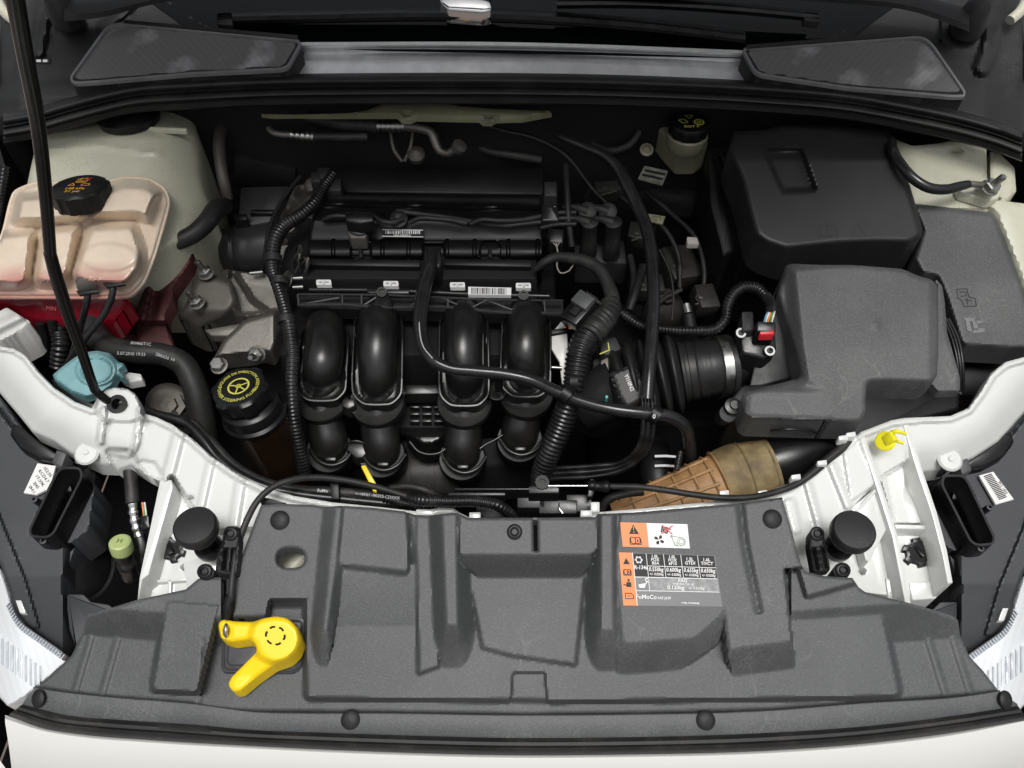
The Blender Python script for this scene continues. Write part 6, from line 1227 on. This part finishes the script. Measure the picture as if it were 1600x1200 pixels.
for a_ in (-35, -5, 25, 52):
    d_ = math.cos(math.radians(a_)) * e_2 + math.sin(math.radians(a_)) * e_1 * -1
    tube('long_rib', [Vector(W_[i, :3] + d_ * W_[i, 3] * 1.02) for i in range(25, 66, 5)], .0022, M_brown, bd, world=True, seg=8, n=24)
M_sleeve = M_mush
tube('stained_sleeve', [Vector(W_[i, :3]) for i in (0, 6, 12, 18, 23)], [W_[0, 3] * 1.07, W_[6, 3] * 1.1, W_[12, 3] * 1.09, W_[18, 3] * 1.08, W_[23, 3] * 1.06], M_sleeve, bd, world=True, seg=44, n=24, wrap=.015)
hoop(1, M_mush, 'sleeve_rim', 1.12, 1); hoop(11, M_mush, 'sleeve_rim', 1.13, 1); hoop(22, M_brown, 'sleeve_rim', 1.1, 1)
rc = thing('latch_cable', 'black cable with bright inner wire and rubber gaiter running along the rear of the crossmember', 'cable', Q(1000, 760, 0))
tube('inner_wire', [(855, 759, -.01), (920, 759, -.01)], 1.6, M_film, rc, n=4, seg=8); tube('gaiter', [(918, 759, -.01), (924, 759, -.01), (932, 760, -.01), (952, 760, -.008), (953, 760, -.008)], [7, 9, 7.5, 7.5, 5], M_blk, rc, n=24)
prism('cable_plate', [(922, 748), (928, 748), (928, 770), (925, 776), (918, 776)], -.008, .008, M_satin, rc, .0005)
tube('sheath', [(950, 760, -.008), (1000, 761, 0), (1040, 766, .004), (1085, 773, .006), (1130, 778, .006), (1180, 776, .004), (1215, 768, .0), (1245, 756, -.004), (1270, 738, -.006), (1295, 716, -.008), (1318, 698, -.01), (1330, 686, -.012)], [4.5, 5, 5, 5, 5, 5, 5, 5.5, 6.5, 7, 6.5, 5], M_hosed, rc)
T('lower_pipe', [(940, 795, -.05), (950, 780, -.04), (975, 772, -.035), (1005, 768, -.035)], 6.5, M_hosed, 'short dark pipe under the latch cable beside the brown duct', 'pipe')
for (u, v) in ((1132, 769), (1192, 769), (1244, 744), (1285, 722), (1318, 683), (1330, 678)):
    o = prism('panel_clip', [(u - 8, v - 2), (u + 7, v - 4), (u + 8, v + 4), (u - 7, v + 5)], .002, .01, M_white, wp, .001)
lk = thing('lock_mechanism', 'black latch mechanism and connectors behind the centre of the cover', 'latch', Q(830, 790, -.05))
for (u, v, a, b, h) in ((745, 772, 45, 3, -.015), (790, 764, 80, 2, -.012), (830, 778, 22, 16, -.03), (872, 792, 30, 11, -.03), (905, 786, 20, 14, -.035), (850, 765, 24, 6, -.012), (770, 800, 26, 10, -.04)): prism('latch_piece', rnd([(u - a / 1.0, v - b), (u + a, v - b), (u + a, v + b), (u - a, v + b)], 2), h, .02, M_satin, lk, .001)
lathe('wire_eye', Q(847, 754, -.01), PN, [(.006, 0), (.008, .001), (.008, .004), (.004, .004), (.004, .001), (0, .001)], M_blkd, lk, 16); tube('spring_wire', [(873, 785, -.01), (875, 797, -.008), (879, 802, -.008)], 1.3, M_film, lk, seg=6)
T('air_pipe', [(1020, 700, -.15), (1025, 740, -.13), (1030, 770, -.13)], [26, 27, 27], M_blk, 'thick dark pipe with two grey stripes behind the brown duct', 'pipe', seg=28)
for v in (711, 726):
    o = flat('grey_stripe', [[(1023, v), (1040, v - .5), (1056, v + 1), (1056, v + 4), (1040, v + 3), (1023, v + 3.5)]], -.1, M_lprint, None, th=.001); tag(o, ('upper' if v == 711 else 'lower') + ' grey stripe printed on the thick dark pipe behind the brown duct', 'stripe')
T('stub_conduit', [(1063, 706, -.06), (1057, 735, -.06)], 5, M_corr, 'short corrugated stub standing beside the brown duct', 'conduit', corr=.004)
# yellow clip on the crossmember
yc = thing('yellow_clip', 'lime yellow plastic clip standing on the right of the crossmember', 'clip', Q(1387, 690, 0))
lathe('clip_disc', Q(1384, 690, .012), Vector((-.6, -.25, .75)), [(.0095, 0), (.0115, .002), (.0105, .0032), (.005, .004), (0, .004)], M_yel2, yc, 26)
box('clip_hub', QV(1391, 686, .018), (.01, .012, .012), M_yel2, yc, rot=(0, .5, .2), bev=.0015)
tube('prong', [(1392, 676, .02), (1398, 674, .024), (1416, 678, .024)], [3, 3.4, 2.4], M_yel2, yc, n=8); tube('prong', [(1397, 688, .02), (1404, 690, .02), (1412, 693, .02)], [3, 3, 2.2], M_yel2, yc, n=8)
# earth cable on the right tower
ec = thing('earth_cable', 'thick glossy black earth cable bolted to the right strut tower', 'cable', Q(1450, 290, -.04))
tube('sheath', [(1393, 222, -.03), (1396, 238, -.015), (1408, 258, -.01), (1428, 280, -.008), (1450, 293, -.008), (1478, 296, -.01), (1500, 291, -.014), (1513, 288, -.016)], [7, 7.5, 8, 8, 8, 8, 7.5, 6.5], M_hose, ec, seg=20)
tube('lug', [(1510, 288, -.018), (1520, 288, -.018), (1534, 289, -.022)], [6, 5, 5], M_alu, ec); stud_bolt(1545, 294, -.026, 13, ec, Vector((.2, -.3, 1)), .014)
# ---------------------------------------------------------------- headlights
M_house = mat('headlight_housing_plastic', (.036, .038, .042), .5, mot=.12, ms=10, bump=.3, bs=1200, dust=.15, dcol=(.2, .2, .2))
M_lens = mat('clear_headlight_lens', (.78, .81, .83), .1, mot=.0, ms=25, coat=.9, spec=.9)
M_refl = mat('ribbed_chrome', (.7, .73, .76), .25, metal=.8)
def headlight(side, label):
    X = (lambda u: u) if side < 0 else (lambda u: 1600 - u)
    dv = 0 if side < 0 else 12
    def fx(P): 
        Q_ = [(X(p[0]), p[1] + dv) + tuple(p[2:]) for p in P]; return Q_
    t = thing('headlight', label, 'headlight', Q(X(60), 850, -.1), 'headlights seen from behind')
    HO_ = rnd([(-60, 560), (-20, 600), (2, 622), (30, 662), (52, 690), (85, 708), (108, 722), (140, 745), (150, 760), (140, 830), (112, 850), (98, 905), (102, 960), (118, 1008), (108, 1026), (80, 1008), (52, 985), (34, 968), (28, 958), (18, 950), (16, 925), (0, 882), (-60, 800)], 4)
    OP = [(p[0], p[1]) for p in rnd([(97, 733), (124, 733), (126, 745), (82, 832), (72, 838), (50, 836), (48, 828), (90, 740)], 7)]
    def hh(U, V_, sd):
        U2 = U if side < 0 else 1600 - U; V2 = V_ - dv
        h = -.06 - .0 * U2 - .02 * np.clip((V2 - 900) / 120, 0, 1)
        h += .006 * lin(1 + sdf([(-60, 640), (0, 812), (38, 905), (60, 980), (-60, 980)], U2, V2) / 3)
        h -= .006 * ss(1 - dline([(0, 640), (30, 680), (68, 712), (96, 722)], U2, V2) / 4)
        h -= .02 * lin((U2 - 98) / 20) * (V2 > 850)
        return h
    hs_ = sheet('housing', fx(HO_), hh, M_house, t, st=3.2, holes=[fx(OP)], skirt=.05)
    P = fx(OP); ring_prism('opening_rim', fx([(p[0], p[1]) for p in OP]), -3.5, -.03, .06, M_satin, t)
    A = np.array([p[:2] for p in fx(OP)]); n = len(A); c = A.mean(0)
    up_, dn_ = Q(A[:, 0], A[:, 1], -.035), Q(A[:, 0], A[:, 1], -.035) - np.array([0, 0, .06])
    V = np.vstack([up_, dn_]); mk('opening_well', V, [[i, (i + 1) % n, (i + 1) % n + n, i + n] for i in range(n)] + [list(range(n, 2 * n))], M_satin, t, 30)
    prism('well_floor', fx([(106, 770), (120, 770), (78, 826), (66, 828)]), -.088, .004, M_house, t, .001)
    prism('inner_tab', fx([(98, 756), (110, 757), (112, 768), (100, 768)]), -.06, .01, M_blk, t, .001)
    tube('inner_tube', [(X(98), 800 + dv, -.09), (X(75), 832 + dv, -.09)], 7, M_house, t, n=6)
    for (u, v) in ((122, 720), (53, 780), (67, 845)):
        s = mpp(X(u), v + dv, -.03); lathe('screw_post', Q(X(u), v + dv, -.034), Vector((.1 * -side, -.2, 1)), [(5.4 * s, -.02), (5 * s, 0), (2.6 * s, .0003), (2.4 * s, -.004), (0, -.004)], M_house, t, 16)
    lab = [(38, 763), (60, 724), (88, 730), (78, 762), (55, 775)] if side < 0 else [(70, 732), (40, 726), (14, 768), (44, 775)]
    lab = [(58.5, 724), (87, 728), (81, 750), (73, 765), (56, 773), (37, 770)] if side < 0 else [(70, 731), (48, 725), (16, 768), (44, 776)]
    o = flat('barcode_label', [fx(lab)], -.0535, M_paper, t, th=.003)
    if side > 0:
        bars = []
        for k in range(16): a = np.array((1537, 744.)) + np.array((25, 38.)) * k / 16; bars.append([tuple(a), tuple(a + (1, 1.4)), tuple(a + (13, -3)), tuple(a + (12, -4.4))])
        flat('bars', bars, -.0529, M_ink, o, th=.0001)
        txt('lettering', '9K3 1805', 1567, 762, -.0528, 6, M_ink, o, rot=-57)
    else:
        for k in range(5): txt('lettering', ('1E2:5S', 'KCD4.7', '1T:59K', '3J4S', '0H:1')[k], 71 - k * 6 + 3, 737 + k * 7, -.0528, 7, M_ink, o, rot=-60 + 6)
    prism('support_arm', fx([(20, 660), (30, 664), (60, 690), (98, 715), (92, 722), (60, 716), (30, 700), (14, 678)]), -.045, .03, M_satin, t, .003)
    prism('arm_pad', fx([(88, 702), (104, 708), (96, 730), (80, 722)]), -.04, .02, M_cover, t, .002)
    prism('side_block', fx(rnd([(128, 720), (150, 738), (146, 765), (118, 830), (108, 848), (88, 866), (80, 850), (128, 745)], 4)), -.075, .02, M_dark, t, .003)
    # round dust cover
    s = mpp(X(140), 880, -.12); cdc = QV(X(122), 884 + dv, -.11)
    lathe('dust_cover', cdc, Vector((-side * .95, -.12, .38)), [(.046, -.03), (.047, -.005), (.048, .004), (.045, .01), (.041, .008), (.036, .011), (0, .014)], M_blkd, t, 44)
    prism('cover_band', fx(rnd([(98, 836), (112, 832), (118, 850), (106, 890), (104, 925), (92, 925), (88, 880)], 4)), -.075, .03, M_house, t, .003)
    prism('lower_bracket', fx(rnd([(104, 928), (130, 928), (142, 940), (170, 944), (185, 958), (140, 975), (130, 990), (118, 1012), (108, 985), (104, 950)], 3)), -.07, .02, M_house, t, .002)
    prism('latch_window', fx([(24, 938), (33, 938), (40, 958), (31, 958)]), -.058, .01, M_white, t, .0005)
    # lens
    LO = rnd([(-70, 820), (0, 888), (14, 930), (20, 955), (32, 972), (60, 992), (98, 1018), (104, 1034), (84, 1052), (62, 1070), (40, 1088), (12, 1104), (-10, 1080), (-70, 1040)], 4)
    def hl(U, V_, sd):
        U2 = U if side < 0 else 1600 - U; return -.055 - .05 * np.clip((40 - U2) / 90, 0, 1) ** 1.5 + .0004 * np.abs(((U2 * .8 - V_ * .25) / 9) % 1 - .5) * 2 * (sd > 6)
    sheet('lens', fx(LO), hl, M_lens, t, st=2.4, skirt=.04)
    ln = fx([(18, 930), (30, 962), (62, 988), (98, 1014), (100, 1024), (60, 1000), (24, 972), (10, 940)])
    for k in range(26):
        f = k / 25; c_ = catmull(np.array([(14, 940), (30, 970), (62, 995), (100, 1022)], float), 26)[k]; d = np.array([-.6, .8]) * 9
        P4 = fx([(c_[0], c_[1]), (c_[0] + 1.2, c_[1] + 1), (c_[0] + 1.2 + d[0], c_[1] + 1 + d[1]), (c_[0] + d[0], c_[1] + d[1])])
        prism('flute', P4, -.048, .006, M_refl, t, 0)
    for k in range(11):
        c_ = (-14 + k * 7.5, 985 + k * 5.5); prism('flute', fx([(c_[0], c_[1]), (c_[0] + 1.4, c_[1] + 1), (c_[0] + 1.4, c_[1] + 42), (c_[0], c_[1] + 40)]), -.052 - .02 * max(0, 20 - c_[0]) / 40, .006, M_refl, t, 0)
    return t
headlight(-1, 'left headlight housing seen from behind with open service cover and white label')
headlight(1, 'right headlight housing seen from behind with open service cover and barcode label')
# air conditioning service port
sp_ = thing('service_port', 'air conditioning service port with pale green cap beside the left headlight', 'valve', Q(195, 880, -.12))
axp = (QV(189, 843, -.05) - QV(204, 890, -.1)).normalized(); cpt = QV(189, 852, -.05)
gc = lathe('green_cap', cpt, axp, [(.0125, -.009), (.0128, 0), (.012, .006), (.010, .0075), (0, .0078)], M_green, sp_, 30)
on_disc(cpt + axp * .0078, axp, (1, 0, 0), 'H', .009, mat('dark_green_print', (.12, .16, .05), .5), gc, up=.0004)
lathe('metal_neck', cpt, axp, [(.0095, -.06), (.0105, -.04), (.0115, -.035), (.0105, -.032), (.0105, -.014), (.0122, -.012), (.0122, -.008)], M_steel, sp_, 28)
am = thing('crimped_pipe', 'shiny crimped aluminium hose end hanging beside the pale green cap', 'pipe', Q(212, 820, -.08))
tube('rubber_hose', [(203, 735, -.06), (206, 760, -.06), (208, 786, -.06)], [10, 10.5, 10.5], M_hosed, am, seg=20); tube('crimp', [(208, 786, -.06), (212, 815, -.065), (218, 838, -.07)], [9.5, 10, 9], M_film, am, corr=.009, depth=.16, seg=20)
tube('pipe', [(218, 838, -.07), (222, 850, -.075), (225, 875, -.09), (226, 900, -.12)], [7, 8.5, 6, 6], M_steel, am, seg=18)
wr_ = thing('coloured_wires', 'small bundle of orange and green wires beside the shiny hose end', 'wires', Q(225, 800, -.08))
for k, m_ in enumerate((M_orange, M_wiregreen, M_paper)): tube('wire', [(222 + k * 2, 785, -.05), (224 + k * 2, 800, -.05), (225 + k * 2, 812, -.055)], 1.2, m_, wr_, seg=6, n=8)
prism('plug', rnd([(218, 806), (232, 804), (234, 825), (220, 828)], 3), -.05, .02, M_satin, wr_, .002)
for (u, v, a, b, hh, l) in ((266, 858, 23, 20, -.0415, 'left'), (1437, 862, 27, 23, -.0515, 'right')):
    st_ = thing('adjuster_socket', 'black gear shaped plug set in the white ' + l + ' front leg', 'plug', Q(u, v, -.06), 'gear shaped plugs in the white legs')
    prism('gear_plate', star(u, v, a, b, inner=.78, ph=.3), hh + .005, .012, M_satin, st_, .0006); prism('gear_recess', star(u, v, a * .72, b * .7, inner=.8, ph=.3), hh + .0056, .002, M_dark, st_, 0); box('socket_tongue', QV(u, v, hh + .006), (.006, .014, .005), M_satin, st_, rot=(0, 0, .5), bev=.001)
# small things by the wings at the top corners
for sg, l in ((0, 'left'), (1, 'right')):
    X = (lambda u: u) if not sg else (lambda u: 1600 - u); dv = 0 if not sg else -10
    t = thing('wing_edge', 'white painted wing edge and hinge at the top ' + l + ' corner', 'body panel', Q(X(-10), 80, -.03))
    loft('wing_flange', [[(X(-60), 20 + dv, -.02), (X(-60), 200 + dv, -.02)], [(X(-2), 30 + dv, -.02), (X(-2), 130 + dv, -.02)], [(X(8), 40 + dv, -.03), (X(0), 130 + dv, -.03)], [(X(8), 40 + dv, -.08), (X(0), 130 + dv, -.08)]], M_body, t, n=8, smooth=False)
    sx_ = -1 if not sg else 1
    R_ = []
    for k in range(14):
        y = -.1 + k * 1.1 / 13; z = .02 + .33 * (y / .9) ** .8 if y > 0 else .02 + .1 * y; inn = .66 + .075 * min(1, max(0, (y + .1) / .5)) + (.02 if y > .6 else 0)
        R_.append([(sx_ * inn, y, z - .03), (sx_ * inn, y, z), (sx_ * (inn + .05), y, z + .012), (sx_ * (inn + .11), y, z - .01), (sx_ * (inn + .15), y, z - .06), (sx_ * (inn + .165), y, z - .16), (sx_ * (inn + .165), y, z - .36)])
    mk('wing_panel', [p for r in R_ for p in r], [[k * 7 + j, k * 7 + j + 1, k * 7 + j + 8, k * 7 + j + 7] for k in range(13) for j in range(6)], M_body, t, 50)
    tube('hinge_arm', [(X(-6), -5, .0), (X(8), 20, .002), (X(22), 32, .0)], 8, M_cream, t)
    prism('slot_plate', [(X(54), 90 + dv * -1.6), (X(78), 90 + dv * -1.6), (X(78), 98 + dv * -1.6), (X(54), 98 + dv * -1.6)], -.012, .004, M_blkd, t, .0005)
    flat('slot', [[(X(57), 93 - dv * 1.6), (X(64), 93 - dv * 1.6), (X(64), 96.5 - dv * 1.6), (X(57), 96.5 - dv * 1.6)], [(X(67), 93 - dv * 1.6), (X(74), 93 - dv * 1.6), (X(74), 96.5 - dv * 1.6), (X(67), 96.5 - dv * 1.6)]], -.0115, M_paper, t)
